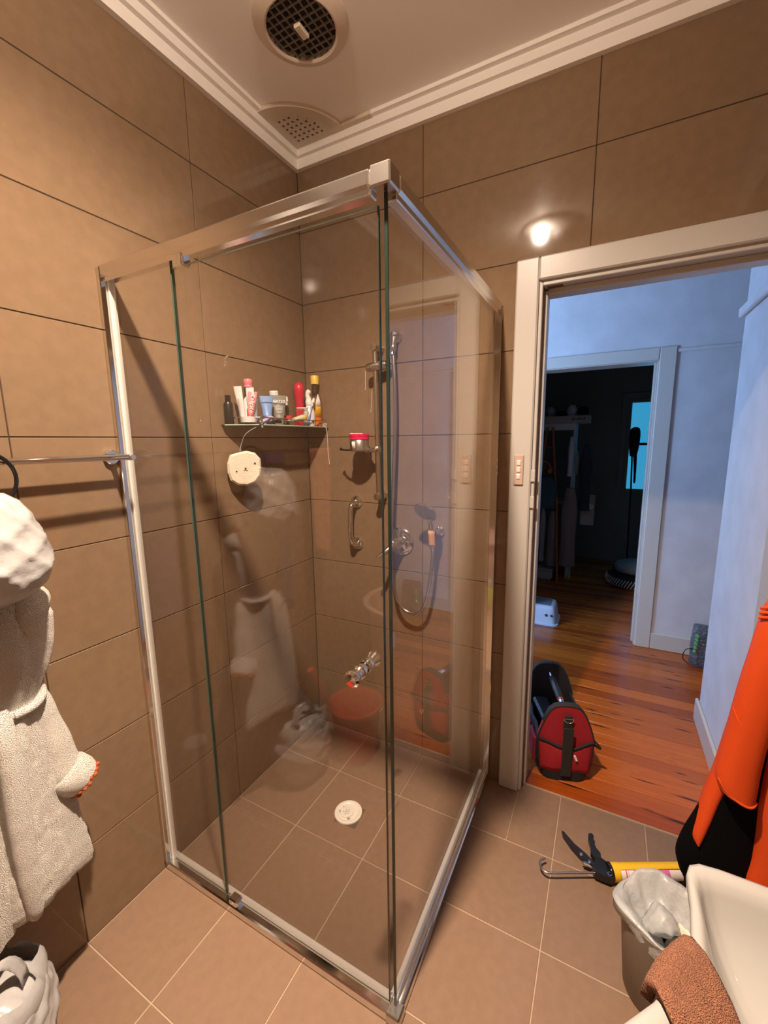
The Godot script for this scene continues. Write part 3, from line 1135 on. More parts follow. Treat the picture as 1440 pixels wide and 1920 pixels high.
# ---------------------------------------------------------------- taps, rail, shelf in the shower
func shower_fittings() -> void:
	# floor waste
	var c := Vector3(0.455, 0.0, 0.429)
	var t := thing("floor_drain", "round white floor waste set in the shower floor", "drain", c)
	var st := mb()
	box(st, c + Vector3(0.012, 0.0006, 0.008), Vector3(0.092, 0.0012, 0.092), 0.0, Basis(Vector3.UP, 0.08))
	part(t, "dark_surround", st, "patch_dark")
	st = mb()
	lathe(st, [Vector2(0.056, 0.001), Vector2(0.055, 0.005), Vector2(0.050, 0.007), Vector2(0.043, 0.0055), Vector2(0.040, 0.003), Vector2(0.0001, 0.0022)], at(c), 36)
	part(t, "rim", st, "drain_white")
	st = mb()
	lathe(st, [Vector2(0.027, 0.0022), Vector2(0.026, 0.0075), Vector2(0.022, 0.0085), Vector2(0.0001, 0.0085)], at(c + Vector3(-0.004, 0, 0.004)), 28)
	part(t, "cup", st, "drain_white")
	for q in [[-0.030, 0.014], [-0.026, -0.008], [0.018, 0.027]]:
		st = mb()
		box(st, c + Vector3(q[0], 0.005, q[1]), Vector3(0.012, 0.005, 0.006), 0.001, Basis(Vector3.UP, q[0] * 30.0))
		part(t, "clip", st, "print_grey")
	for k in 12:
		st = mb()
		var p := c + Vector3(-0.004 + 0.014 * cos(k * 2.4) * sqrt(k / 12.0), 0.0086, 0.006 + 0.014 * sin(k * 2.4) * sqrt(k / 12.0))
		lathe(st, [Vector2(0.0015, 0.0), Vector2(0.0015, 0.0005), Vector2(0.0001, 0.0005)], at(p), 8)
		part(t, "hole", st, "drain_hole")
	# grab handle
	t = thing("grab_handle", "short curved chrome grab handle on the shower wall", "handle", Vector3(0.262, 1.10, 0.0))
	for y in [1.203, 1.004]:
		st = mb()
		lathe(st, [Vector2(0.030, 0.0), Vector2(0.030, 0.006), Vector2(0.027, 0.011), Vector2(0.016, 0.014), Vector2(0.0001, 0.014)], along(Vector3(0.268, y, 0), Vector3(0, 0, 1)), 32)
		part(t, "flange", st, "chrome")
	st = mb()
	tube(st, smooth_path([Vector3(0.268, 1.203, 0.010), Vector3(0.268, 1.202, 0.030), Vector3(0.266, 1.185, 0.050), Vector3(0.264, 1.150, 0.056), Vector3(0.264, 1.055, 0.056), Vector3(0.266, 1.022, 0.050), Vector3(0.268, 1.006, 0.030), Vector3(0.268, 1.004, 0.010)]), 0.0115, 14)
	part(t, "grip", st, "chrome")
	# sliding rail
	t = thing("shower_rail", "vertical limescaled shower rail with sliding bracket and soap dish", "shower rail", Vector3(0.41, 1.24, 0.0))
	st = mb()
	tube(st, [Vector3(0.407, 1.862, 0.055), Vector3(0.414, 1.238, 0.055)], 0.0105, 18)
	part(t, "rail", st, "worn_chrome")
	for q in [[0.407, 1.862], [0.414, 1.240]]:
		st = mb()
		lathe(st, [Vector2(0.0175, 0.0), Vector2(0.0165, 0.004), Vector2(0.0155, 0.060), Vector2(0.0165, 0.066), Vector2(0.0155, 0.073), Vector2(0.0001, 0.074)], along(Vector3(q[0], q[1], 0.0), Vector3(0, 0, 1)), 24)
		part(t, "wall_bracket", st, "worn_chrome")
	st = mb()
	var sd := Vector3(0.10, 0.012, -0.030).normalized()
	lathe(st, [Vector2(0.0001, -0.004), Vector2(0.014, -0.002), Vector2(0.018, 0.006), Vector2(0.019, 0.052), Vector2(0.0175, 0.054), Vector2(0.019, 0.056), Vector2(0.019, 0.082), Vector2(0.0001, 0.083)], along(Vector3(0.375, 1.781, 0.068), sd), 24)
	var sl := part(t, "slider", st, "worn_chrome")
	st = mb()
	lathe(st, [Vector2(0.0165, 0.083), Vector2(0.0165, 0.094), Vector2(0.012, 0.099), Vector2(0.0001, 0.100)], along(Vector3(0.375, 1.781, 0.068), sd), 24)
	part(sl, "slider_knob", st, "dark_chrome")
	st = mb()
	tube(st, smooth_path([Vector3(0.380, 1.766, 0.090), Vector3(0.379, 1.73, 0.089), Vector3(0.377, 1.69, 0.088)], 5), 0.0008, 5)
	part(t, "loose_thread", st, "print_white")
	st = mb()
	tube(st, smooth_path([Vector3(0.398, 1.69, 0.070), Vector3(0.396, 1.64, 0.070), Vector3(0.390, 1.60, 0.070)], 5), 0.0006, 5)
	part(t, "loose_thread", st, "print_white")
	st = mb()
	lathe(st, [Vector2(0.0001, 0.0), Vector2(0.046, 0.0), Vector2(0.050, 0.004), Vector2(0.050, 0.010), Vector2(0.047, 0.010), Vector2(0.045, 0.005), Vector2(0.0001, 0.005)], at(Vector3(0.345, 1.437, 0.090)), 36)
	span(st, Vector3(0.365, 1.432, 0.062), Vector3(0.418, 1.450, 0.088), 0.003)
	part(t, "soap_dish", st, "worn_chrome")
	st = mb()
	lathe(st, [Vector2(0.0145, -0.012), Vector2(0.0165, -0.008), Vector2(0.0165, 0.008), Vector2(0.0145, 0.012)], at(Vector3(0.4115, 1.444, 0.055)), 20)
	tube(st, [Vector3(0.4115, 1.444, 0.065), Vector3(0.436, 1.444, 0.084)], 0.007, 10)
	part(t, "dish_clamp", st, "worn_chrome")
	st = mb()
	tube(st, smooth_path([Vector3(0.310, 1.443, 0.125), Vector3(0.285, 1.443, 0.118), Vector3(0.262, 1.446, 0.105), Vector3(0.252, 1.447, 0.098)], 5), [0.004, 0.004, 0.004, 0.004, 0.004, 0.004, 0.004, 0.004, 0.004, 0.004, 0.005, 0.006, 0.007, 0.007, 0.006, 0.004], 8)
	part(t, "dish_hook", st, "black_plastic")
	# jar on the dish
	c = Vector3(0.343, 1.4425, 0.090)
	t = thing("cream_jar", "silver cream jar with a magenta lid on the soap dish", "jar", c)
	st = mb()
	lathe(st, [Vector2(0.0001, 0.0), Vector2(0.038, 0.0), Vector2(0.041, 0.003), Vector2(0.041, 0.040), Vector2(0.039, 0.043)], at(c), 32)
	part(t, "jar_body", st, "brushed_steel")
	st = mb()
	lathe(st, [Vector2(0.0415, 0.043), Vector2(0.043, 0.045), Vector2(0.043, 0.052), Vector2(0.0415, 0.053), Vector2(0.0425, 0.055), Vector2(0.0425, 0.066), Vector2(0.040, 0.068), Vector2(0.0001, 0.068)], at(c), 32)
	part(t, "lid", st, "magenta_lid")
	st = mb()
	for k in 7:
		var a := 1.0 + k * 0.32
		box(st, c + Vector3(-0.034 * sin(a) * 0.8 - 0.004, 0.069, 0.034 * cos(a) * 0.9), Vector3(0.016, 0.006, 0.012), 0.002, Basis(Vector3.UP, a))
	part(t, "dried_cream", st, "cream_plastic")
	st = mb()
	var lb := []
	for k in 4:
		var a := -0.35 + k * 0.14
		lb.append([c + Vector3(0.0418 * sin(a), 0.008, 0.0418 * cos(a)), c + Vector3(0.0418 * sin(a), 0.036, 0.0418 * cos(a))])
	sheet(st, [[lb[0][0], lb[1][0], lb[2][0], lb[3][0]], [lb[0][1], lb[1][1], lb[2][1], lb[3][1]]], 0.0005)
	part(t, "label", st, "label_white")
	# wall outlet, hose and handset
	t = thing("hand_shower", "chrome hand shower and ribbed hose hung from its wall outlet", "hand shower", Vector3(0.48, 1.90, 0.0))
	st = mb()
	lathe(st, [Vector2(0.027, 0.0), Vector2(0.028, 0.006), Vector2(0.024, 0.020), Vector2(0.016, 0.032), Vector2(0.0001, 0.037)], along(Vector3(0.480, 1.905, 0.0), Vector3(0, 0, 1)), 28)
	part(t, "wall_outlet", st, "chrome")
	st = mb()
	lathe(st, [Vector2(0.014, 0.0), Vector2(0.0125, -0.020), Vector2(0.0125, -0.034), Vector2(0.0140, -0.035), Vector2(0.0140, -0.048), Vector2(0.010, -0.055), Vector2(0.0095, -0.075), Vector2(0.0001, -0.075)], along(Vector3(0.481, 1.895, 0.026), Vector3(-0.05, 1, -0.32)), 20)
	part(t, "hose_nut", st, "chrome")
	var path := smooth_path([Vector3(0.487, 1.835, 0.045), Vector3(0.496, 1.70, 0.052), Vector3(0.497, 1.537, 0.055), Vector3(0.489, 1.316, 0.060), Vector3(0.479, 1.084, 0.066), Vector3(0.478, 0.941, 0.066), Vector3(0.494, 0.812, 0.062), Vector3(0.520, 0.756, 0.060), Vector3(0.555, 0.734, 0.058), Vector3(0.597, 0.738, 0.060), Vector3(0.635, 0.786, 0.062), Vector3(0.660, 0.894, 0.066), Vector3(0.672, 1.000, 0.070), Vector3(0.674, 1.030, 0.074)], 10)
	st = mb()
	var fine := []
	var rad := []
	for k in path.size() - 1:
		var a: Vector3 = path[k]
		var b: Vector3 = path[k + 1]
		var m := int(ceil(a.distance_to(b) / 0.0022))
		for i in m:
			fine.append(a.lerp(b, float(i) / m))
			rad.append(0.0078 if fine.size() % 2 == 0 else 0.0068)
	tube(st, fine, rad, 9)
	part(t, "hose", st, "hose_chrome")
	var hb := Vector3(0.674, 1.030, 0.074)
	var ht := Vector3(0.676, 1.158, 0.100)
	st = mb()
	tube(st, [hb, hb.lerp(ht, 0.10), hb.lerp(ht, 0.16), hb.lerp(ht, 0.4), hb.lerp(ht, 0.75), hb.lerp(ht, 0.95), ht + Vector3(-0.006, 0.012, 0.006)], [0.0095, 0.0105, 0.013, 0.0145, 0.0125, 0.0105, 0.010], 18)
	part(t, "grip", st, "chrome")
	st = mb()
	var rows := []
	for k in 8:
		var f := 0.16 + 0.47 * k / 7.0
		var row := []
		for j in 7:
			var a := -0.9 + 2.3 * j / 6.0
			if k == 7:
				f = 0.63 + 0.09 * absf(sin(j * 1.9))
			var r := lerpf(0.0136, 0.0150, minf(1.0, (f - 0.1) * 3.0))
			row.append(hb.lerp(ht, f) + Vector3(sin(a) * r, 0, cos(a) * r))
		rows.append(row)
	sheet(st, rows, 0.0008)
	part(t, "peeling_sticker", st, "peach_sticker")
	# head: a tilted disc facing down and out
	st = mb()
	var hd := Vector3(-0.20, -0.66, 0.72).normalized()
	var hc := Vector3(0.657, 1.196, 0.112)
	lathe(st, [Vector2(0.0001, -0.030), Vector2(0.022, -0.027), Vector2(0.042, -0.016), Vector2(0.051, -0.005), Vector2(0.052, 0.002), Vector2(0.049, 0.006)], along(hc, hd), 36)
	var hdp := part(t, "shower_head", st, "chrome")
	st = mb()
	lathe(st, [Vector2(0.049, 0.006), Vector2(0.042, 0.0045), Vector2(0.0001, 0.0045)], along(hc, hd), 36)
	part(hdp, "spray_face", st, "spray_grey")
	st = mb()
	var ax := along(hc, hd)
	for k in 44:
		var a := k * 2.39996
		var r := 0.042 * sqrt((k + 0.5) / 44.0)
		lathe(st, [Vector2(0.0022, 0.004), Vector2(0.0016, 0.0072), Vector2(0.0001, 0.0074)], Transform3D(ax.basis, ax * Vector3(r * cos(a), 0, r * sin(a))), 6)
	part(hdp, "nozzles", st, "brushed_steel").set_meta("kind", "stuff")
	st = mb()
	lathe(st, [Vector2(0.021, 0.0), Vector2(0.020, 0.008), Vector2(0.012, 0.012), Vector2(0.011, 0.062)], along(Vector3(0.680, 1.098, 0.0), Vector3(-0.03, 0.10, 1)), 20)
	tube(st, smooth_path([Vector3(0.679, 1.104, 0.058), Vector3(0.692, 1.108, 0.072), Vector3(0.692, 1.112, 0.094)], 4), 0.006, 8)
	part(t, "wall_hook", st, "chrome")
	# mixer tap
	t = thing("mixer_tap", "chrome shower mixer with a round plate and single lever", "tap", Vector3(0.492, 1.035, 0.0))
	st = mb()
	lathe(st, [Vector2(0.064, 0.0), Vector2(0.064, 0.003), Vector2(0.058, 0.010), Vector2(0.040, 0.014), Vector2(0.0001, 0.016)], along(Vector3(0.494, 1.035, 0), Vector3(0, 0, 1)), 40)
	part(t, "wall_plate", st, "chrome")
	st = mb()
	lathe(st, [Vector2(0.024, 0.010), Vector2(0.024, 0.034), Vector2(0.022, 0.036), Vector2(0.024, 0.038), Vector2(0.024, 0.056), Vector2(0.018, 0.064), Vector2(0.0001, 0.066)], along(Vector3(0.494, 1.035, 0), Vector3(0, 0, 1)), 28)
	part(t, "body", st, "chrome")
	st = mb()
	tube(st, smooth_path([Vector3(0.497, 1.042, 0.040), Vector3(0.490, 1.030, 0.075), Vector3(0.474, 1.012, 0.105), Vector3(0.455, 0.994, 0.128), Vector3(0.444, 0.986, 0.140)], 5), [0.021, 0.021, 0.020, 0.020, 0.019, 0.018, 0.017, 0.016, 0.015, 0.014, 0.013, 0.012, 0.011, 0.010, 0.0095, 0.009, 0.0085, 0.008, 0.0075, 0.007, 0.006], 16)
	part(t, "lever", st, "chrome")
	# the glass shelf on the left wall
	t = thing("glass_shelf", "glass shelf with a thin rail crowded with toiletries", "shelf", Vector3(0.0, 1.545, 0.25))
	st = mb()
	var poly := PackedVector2Array([Vector2(0.001, -0.52), Vector2(0.020, -0.522), Vector2(0.112, -0.440), Vector2(0.122, -0.425), Vector2(0.122, -0.004), Vector2(0.001, -0.004)])
	slab(st, poly, 0.006, Transform3D(Basis(Vector3(1, 0, 0), Vector3(0, 0, -1), Vector3(0, 1, 0)), Vector3(0, 1.543, 0)), 0.001)
	part(t, "shelf_pane", st, "shelf_glass")
	st = mb()
	for q in [[Vector3(0.020, 1.546, 0.5215), Vector3(0.112, 1.546, 0.4395)], [Vector3(0.1222, 1.546, 0.425), Vector3(0.1222, 1.546, 0.004)]]:
		tube(st, [q[0], q[1]], 0.0033, 6)
	part(t, "polished_edge", st, "glass_edge_pale")
	st = mb()
	tube(st, smooth_path([Vector3(0.002, 1.574, 0.500), Vector3(0.060, 1.574, 0.468), Vector3(0.112, 1.574, 0.428), Vector3(0.116, 1.574, 0.400), Vector3(0.116, 1.574, 0.012)], 6), 0.0026, 8)
	part(t, "rail", st, "worn_chrome")
	for z in [0.426, 0.018]:
		st = mb()
		lathe(st, [Vector2(0.0001, -0.012), Vector2(0.006, -0.010), Vector2(0.006, -0.003), Vector2(0.004, 0.0), Vector2(0.004, 0.030), Vector2(0.0055, 0.034), Vector2(0.0001, 0.038)], at(Vector3(0.114, 1.545, z)), 14)
		part(t, "post", st, "worn_chrome")
	# cat-faced bath scrubber hung under the shelf
	c = Vector3(0.055, 1.383, 0.470)
	var fx := Basis(Vector3(0.55, 0.0, -0.83), Vector3(0.0, 1, 0), Vector3(0.83, 0, 0.55))
	t = thing("bath_scrubber", "cream bath scrubber with a small stitched cat face hanging under the shelf", "scrubber", c)
	st = mb()
	poly = PackedVector2Array([Vector2(-0.030, -0.064), Vector2(0.004, -0.067), Vector2(0.036, -0.056), Vector2(0.054, -0.032), Vector2(0.061, 0.0), Vector2(0.060, 0.034), Vector2(0.040, 0.058), Vector2(0.010, 0.066), Vector2(-0.022, 0.060), Vector2(-0.052, 0.052), Vector2(-0.064, 0.020), Vector2(-0.065, -0.015), Vector2(-0.056, -0.045)])
	slab(st, poly, 0.024, Transform3D(fx, c - fx.z * 0.012), 0.007)
	part(t, "pad", st, "scrubber")
	for q in [[-0.034, -0.010, 0.0032], [0.036, 0.018, 0.0038], [0.000, 0.000, 0.0036]]:
		st = mb()
		lathe(st, [Vector2(0.0001, 0.0018), Vector2(q[2], 0.0010), Vector2(q[2], -0.001)], along(c + fx * Vector3(q[0], q[1], 0.0125), fx.z), 10)
		part(t, "eye" if q[0] != 0.0 else "nose", st, "print_dark")
	st = mb()
	tube(st, [c + fx * Vector3(-0.006, -0.010, 0.0125), c + fx * Vector3(-0.001, -0.005, 0.0128), c + fx * Vector3(0.0, 0.0, 0.0128)], 0.0009, 5)
	tube(st, [c + fx * Vector3(0.0, -0.005, 0.0128), c + fx * Vector3(0.004, -0.009, 0.0128), c + fx * Vector3(0.008, -0.008, 0.0125)], 0.0009, 5)
	part(t, "mouth", st, "print_dark")
	st = mb()
	tube(st, smooth_path([c + fx * Vector3(-0.015, 0.062, 0), Vector3(0.050, 1.475, 0.475), Vector3(0.075, 1.515, 0.470), Vector3(0.112, 1.548, 0.428)], 6), 0.0016, 6)
	part(t, "hanging_cord", st, "print_grey")
	# a thin cord trailing from the end of the shelf rail
	st = mb()
	tube(st, smooth_path([Vector3(0.118, 1.552, 0.030), Vector3(0.128, 1.540, 0.026), Vector3(0.130, 1.48, 0.022), Vector3(0.128, 1.43, 0.018), Vector3(0.131, 1.375, 0.015)], 6), 0.0012, 6)
	for k in 14:
		var a := k * 1.1
		tube(st, [Vector3(0.114 + 0.010 * cos(a), 1.556 + 0.008 * sin(a * 1.3), 0.020 + 0.010 * sin(a)), Vector3(0.116 + 0.010 * cos(a + 1.2), 1.558 + 0.010 * sin(a * 1.7 + 1.0), 0.020 + 0.010 * sin(a + 1.2))], 0.0011, 5)
	single("cord", st, "print_white", "thin white cord knotted on the end of the shelf rail", "cord", Vector3(0.118, 1.552, 0.03))
	# stains: flecks of paint or soap on the tiles

# ---------------------------------------------------------------- toiletries on the shelf
const SH := 1.549

# a flat-crimped tube standing on its cap: from (bottom) round rx to a flat top of half-width w
func crimped(st: SurfaceTool, p: Vector3, r: float, w: float, y0: float, y1: float, face: Vector3, lean := Vector3()) -> void:
	var x := Vector3.UP.cross(face).normalized()
	var rings := []
	for k in 9:
		var f := k / 8.0
		var g := f * f * (3.0 - 2.0 * f)
		rings.append(ring_at(p + Vector3(0, lerpf(y0, y1, f), 0) + lean * f, x, face.normalized(), lerpf(r, w, g), maxf(lerpf(r, 0.0012, pow(f, 0.8)), 0.0012), 22))
	loft(st, rings)

func shelf_things() -> void:
	var face := Vector3(0.8, 0, 0.6)
	var side := Vector3.UP.cross(face.normalized())
	# dark bottle
	var c := Vector3(0.022, SH, 0.500)
	var t := thing("shampoo_bottle", "slim black bottle with a black cap at the near end of the shelf", "bottle", c)
	var st := mb()
	lathe(st, [Vector2(0.0001, 0), Vector2(0.0155, 0), Vector2(0.017, 0.003), Vector2(0.017, 0.072), Vector2(0.014, 0.080), Vector2(0.009, 0.083)], at(c), 24)
	part(t, "bottle_body", st, "black_plastic")
	st = mb()
	lathe(st, [Vector2(0.009, 0.081), Vector2(0.0105, 0.083), Vector2(0.0105, 0.104), Vector2(0.009, 0.106), Vector2(0.0001, 0.106)], at(c), 20)
	part(t, "cap", st, "black_gloss")
	# tumbler with two toothpaste tubes
	c = Vector3(0.068, SH, 0.448)
	t = thing("tumbler", "clear tumbler holding toothpaste tubes at the near end of the shelf", "tumbler", c)
	st = mb()
	lathe(st, [Vector2(0.0001, 0.002), Vector2(0.030, 0.002), Vector2(0.033, 0.006), Vector2(0.037, 0.095), Vector2(0.0355, 0.095), Vector2(0.032, 0.008), Vector2(0.0001, 0.006)], at(c), 28)
	part(t, "cup", st, "clear_glass")
	st = mb()
	lathe(st, [Vector2(0.0001, 0.006), Vector2(0.031, 0.007), Vector2(0.032, 0.028), Vector2(0.0001, 0.028)], at(c), 24)
	part(t, "milky_base", st, "frosted_white")
	var tp := c + Vector3(0.006, 0.026, -0.002)
	t = thing("toothpaste_tube", "pink and white toothpaste tube standing in the tumbler", "toothpaste", tp, "toothpaste tubes in the tumbler")
	st = mb()
	crimped(st, tp, 0.011, 0.017, 0.0, 0.095, face, side * 0.016)
	var tb := part(t, "tube_body", st, "pink_tube")
	var tx := face.normalized()
	var tilt := Basis(tx, deg_to_rad(-90 - 9))
	text(tb, "lettering", "Colgate", "print_white", Transform3D(tilt * Basis(side, Vector3.UP, tx), Vector3(0, 0.050, 0) + side * 0.009 + tx * 0.0105), 0.019)
	st = mb()
	crimped(st, tp + tx * 0.002, 0.0113, 0.0135, 0.0, 0.032, face, side * 0.004)
	part(t, "red_end", st, "print_red")
	tp = c + Vector3(-0.012, 0.026, 0.016)
	t = thing("toothpaste_tube", "white toothpaste tube in the tumbler, nearest the black bottle", "toothpaste", tp, "toothpaste tubes in the tumbler")
	st = mb()
	crimped(st, tp, 0.011, 0.016, 0.0, 0.112, Vector3(0.3, 0, 0.95), Vector3(0.0, 0, 0.018))
	part(t, "tube_body", st, "label_white")
	tp = c + Vector3(-0.004, 0.026, -0.018)
	t = thing("toothpaste_tube", "white and blue toothpaste tube in the tumbler, beside the pink tube", "toothpaste", tp, "toothpaste tubes in the tumbler")
	st = mb()
	crimped(st, tp, 0.010, 0.016, 0.0, 0.110, Vector3(0.35, 0, 0.93), Vector3(0.012, 0, 0.010))
	var tw := part(t, "tube_body", st, "label_white")
	st = mb()
	crimped(st, tp + Vector3(0.0006, 0, 0.001), 0.0103, 0.0125, 0.0, 0.045, Vector3(0.35, 0, 0.93), Vector3(0.005, 0, 0.004))
	part(tw, "blue_band", st, "brush_blue")
	# clear bottle with pink cap
	c = Vector3(0.034, SH, 0.405)
	t = thing("micellar_bottle", "clear bottle with a pink flip cap and white label", "bottle", c)
	st = mb()
	var bp := [Vector2(0.0001, 0), Vector2(0.030, 0), Vector2(0.032, 0.004), Vector2(0.032, 0.105), Vector2(0.030, 0.118), Vector2(0.022, 0.132), Vector2(0.013, 0.138), Vector2(0.012, 0.146)]
	lathe(st, bp, Transform3D(Basis(face.normalized(), Vector3.UP, -side), c), 28, 1.0)
	part(t, "bottle_body", st, "clear_glass")
	st = mb()
	lathe(st, [Vector2(0.012, 0.142), Vector2(0.0155, 0.143), Vector2(0.0155, 0.150), Vector2(0.0145, 0.152), Vector2(0.0155, 0.154), Vector2(0.0165, 0.170), Vector2(0.014, 0.174), Vector2(0.0001, 0.175)], at(c), 24)
	part(t, "cap", st, "pink_cap")
	st = mb()
	var rows := []
	for r in 9:
		var row := []
		var y := 0.008 + 0.100 * r / 8.0
		var hw := 1.0 if r < 6 else sqrt(maxf(0.0, 1.0 - pow((r - 5.0) / 3.3, 2)))
		for j in 9:
			var a := (-1.0 + 2.0 * j / 8.0) * 0.95 * maxf(hw, 0.15)
			row.append(c + Vector3(0, y, 0) + (face.normalized() * cos(a) + side * sin(a)) * 0.0324)
		rows.append(row)
	sheet(st, rows, 0.0005)
	var lb := part(t, "label", st, "label_white")
	for k in 6:
		st = mb()
		var row1 := []
		var row2 := []
		for j in 5:
			var a := -0.15 + 0.5 * j / 4.0
			var q := (face.normalized() * cos(a) + side * sin(a)) * 0.0328
			row1.append(c + q + Vector3(0, 0.030 + k * 0.010, 0))
			row2.append(c + q + Vector3(0, 0.0325 + k * 0.010, 0))
		sheet(st, [row1, row2], 0.0003)
		part(lb, "print_line", st, "print_grey")
	# blue tube
	c = Vector3(0.075, SH, 0.352)
	t = thing("cleanser_tube", "sky blue squeeze tube standing on its cap", "tube", c)
	st = mb()
	lathe(st, [Vector2(0.0001, 0), Vector2(0.0165, 0), Vector2(0.017, 0.002), Vector2(0.018, 0.034), Vector2(0.0001, 0.034)], at(c), 24, 0.9)
	part(t, "cap", st, "blue_tube_foot")
	st = mb()
	crimped(st, c, 0.018, 0.027, 0.035, 0.113, face)
	part(t, "tube_body", st, "blue_tube")
	st = mb()
	box(st, c + Vector3(0, 0.088, 0) + face.normalized() * 0.0075, Vector3(0.043, 0.0012, 0.0015), 0.0, Basis(side, Vector3.UP, face.normalized()))
	part(t, "seam_line", st, "print_dark")
	# grey tube
	c = Vector3(0.070, SH, 0.278)
	t = thing("cleanser_tube", "olive grey squeeze tube with white lettering", "tube", c)
	st = mb()
	lathe(st, [Vector2(0.0001, 0), Vector2(0.019, 0), Vector2(0.020, 0.003), Vector2(0.020, 0.024), Vector2(0.0001, 0.024)], at(c), 24, 0.9)
	part(t, "cap", st, "grey_tube")
	st = mb()
	crimped(st, c, 0.021, 0.033, 0.025, 0.122, face)
	tb = part(t, "tube_body", st, "grey_tube")
	var fb := Basis(side, Vector3.UP, tx)
	var tl := fb.rotated(side, -0.16)
	text(tb, "lettering", "NATIO", "print_white", Transform3D(tl, Vector3(0, 0.096, 0) + tx * 0.0125), 0.0165)
	for k in 6:
		st = mb()
		box(st, c + Vector3(0, 0.080 - k * 0.0058, 0) + tx * (0.0145 + k * 0.0009) + side * (-0.004 if k == 0 else -0.002), Vector3([0.012, 0.030, 0.028, 0.029, 0.027, 0.020][k], 0.0014, 0.0012), 0.0, tl)
		part(tb, "print_line", st, "print_white")
	# white-capped bottle behind the grey tube, leaning
	c = Vector3(0.028, SH, 0.245)
	t = thing("lotion_bottle", "leaning bottle whose white cap shows above the grey tube", "bottle", c)
	var ln := along(c, Vector3(0.02, 1, 0.10))
	st = mb()
	lathe(st, [Vector2(0.0001, 0.003), Vector2(0.020, 0.004), Vector2(0.021, 0.008), Vector2(0.021, 0.105), Vector2(0.015, 0.115)], ln, 24)
	part(t, "bottle_body", st, "grey_tube")
	st = mb()
	lathe(st, [Vector2(0.017, 0.112), Vector2(0.0185, 0.114), Vector2(0.0185, 0.142), Vector2(0.016, 0.145), Vector2(0.0001, 0.145)], ln, 24)
	part(t, "cap", st, "white_plastic")
	# small beaker with a toothbrush head up
	c = Vector3(0.048, SH, 0.196)
	t = thing("beaker", "small clear beaker with a dark band beside the grey tube", "beaker", c)
	st = mb()
	lathe(st, [Vector2(0.0001, 0.002), Vector2(0.017, 0.002), Vector2(0.019, 0.060), Vector2(0.0178, 0.060), Vector2(0.016, 0.005), Vector2(0.0001, 0.004)], at(c), 24)
	part(t, "cup", st, "clear_glass")
	st = mb()
	lathe(st, [Vector2(0.0185, 0.028), Vector2(0.0192, 0.028), Vector2(0.0196, 0.044), Vector2(0.0190, 0.044)], at(c), 24)
	part(t, "band", st, "print_red")
	var tbr := c + Vector3(0.004, 0.006, 0.004)
	toothbrush("white and black electric toothbrush head standing in the small beaker", tbr, Vector3(0.0, 1, 0.07), 0.118, "white_plastic", "black_plastic", 0.0075)
	# red bottle
	c = Vector3(0.030, SH, 0.090)
	t = thing("conditioner_bottle", "glossy red bottle with a rounded shoulder near the corner", "bottle", c)
	st = mb()
	lathe(st, [Vector2(0.0001, 0), Vector2(0.023, 0), Vector2(0.025, 0.004), Vector2(0.021, 0.08), Vector2(0.020, 0.12), Vector2(0.024, 0.150), Vector2(0.0245, 0.172), Vector2(0.020, 0.188), Vector2(0.010, 0.197), Vector2(0.0001, 0.199)], at(c), 28)
	part(t, "bottle_body", st, "red_plastic")
	# yellow cap bottle of orange liquid
	c = Vector3(0.082, SH, 0.040)
	t = thing("baby_bath_bottle", "clear bottle of orange liquid with a yellow cap in the corner", "bottle", c)
	st = mb()
	lathe(st, [Vector2(0.0001, 0), Vector2(0.027, 0), Vector2(0.029, 0.004), Vector2(0.029, 0.110), Vector2(0.027, 0.140), Vector2(0.018, 0.172), Vector2(0.0145, 0.180), Vector2(0.0140, 0.192)], at(c), 28)
	part(t, "bottle_body", st, "clear_glass")
	st = mb()
	lathe(st, [Vector2(0.0001, 0.002), Vector2(0.0265, 0.003), Vector2(0.0275, 0.006), Vector2(0.0275, 0.085), Vector2(0.0001, 0.085)], at(c), 28)
	part(t, "liquid", st, "orange_liquid")
	st = mb()
	lathe(st, [Vector2(0.0140, 0.190), Vector2(0.0185, 0.190), Vector2(0.0190, 0.224), Vector2(0.017, 0.228), Vector2(0.0001, 0.228)], at(c), 24)
	part(t, "cap", st, "yellow_cap")
	st = mb()
	poly_label(st, c, 0.0295, [[0.045, 0.55], [0.095, 0.55], [0.120, 0.34], [0.140, 0.06]], face, side)
	part(t, "label", st, "yellow_paper")
	st = mb()
	poly_label(st, c, 0.0297, [[0.090, 0.50], [0.115, 0.36], [0.145, 0.05]], face, side)
	part(t, "white_label_tip", st, "label_white")
	# spray bottle
	c = Vector3(0.088, SH, 0.098)
	t = thing("spray_bottle", "small frosted white spray bottle in front of the red bottle", "bottle", c)
	st = mb()
	lathe(st, [Vector2(0.0001, 0), Vector2(0.024, 0), Vector2(0.026, 0.004), Vector2(0.026, 0.055), Vector2(0.022, 0.075), Vector2(0.013, 0.088), Vector2(0.011, 0.096)], at(c), 28)
	var bb := part(t, "bottle_body", st, "frosted_white")
	st = mb()
	box(st, c + Vector3(0, 0.018, 0) + tx * 0.0255 + side * 0.010, Vector3(0.005, 0.014, 0.0012), 0.0, fb)
	part(bb, "barcode", st, "print_dark")
	st = mb()
	lathe(st, [Vector2(0.0135, 0.092), Vector2(0.0145, 0.094), Vector2(0.0145, 0.112), Vector2(0.012, 0.116), Vector2(0.012, 0.124), Vector2(0.0001, 0.126)], at(c), 22)
	part(t, "collar", st, "white_plastic")
	st = mb()
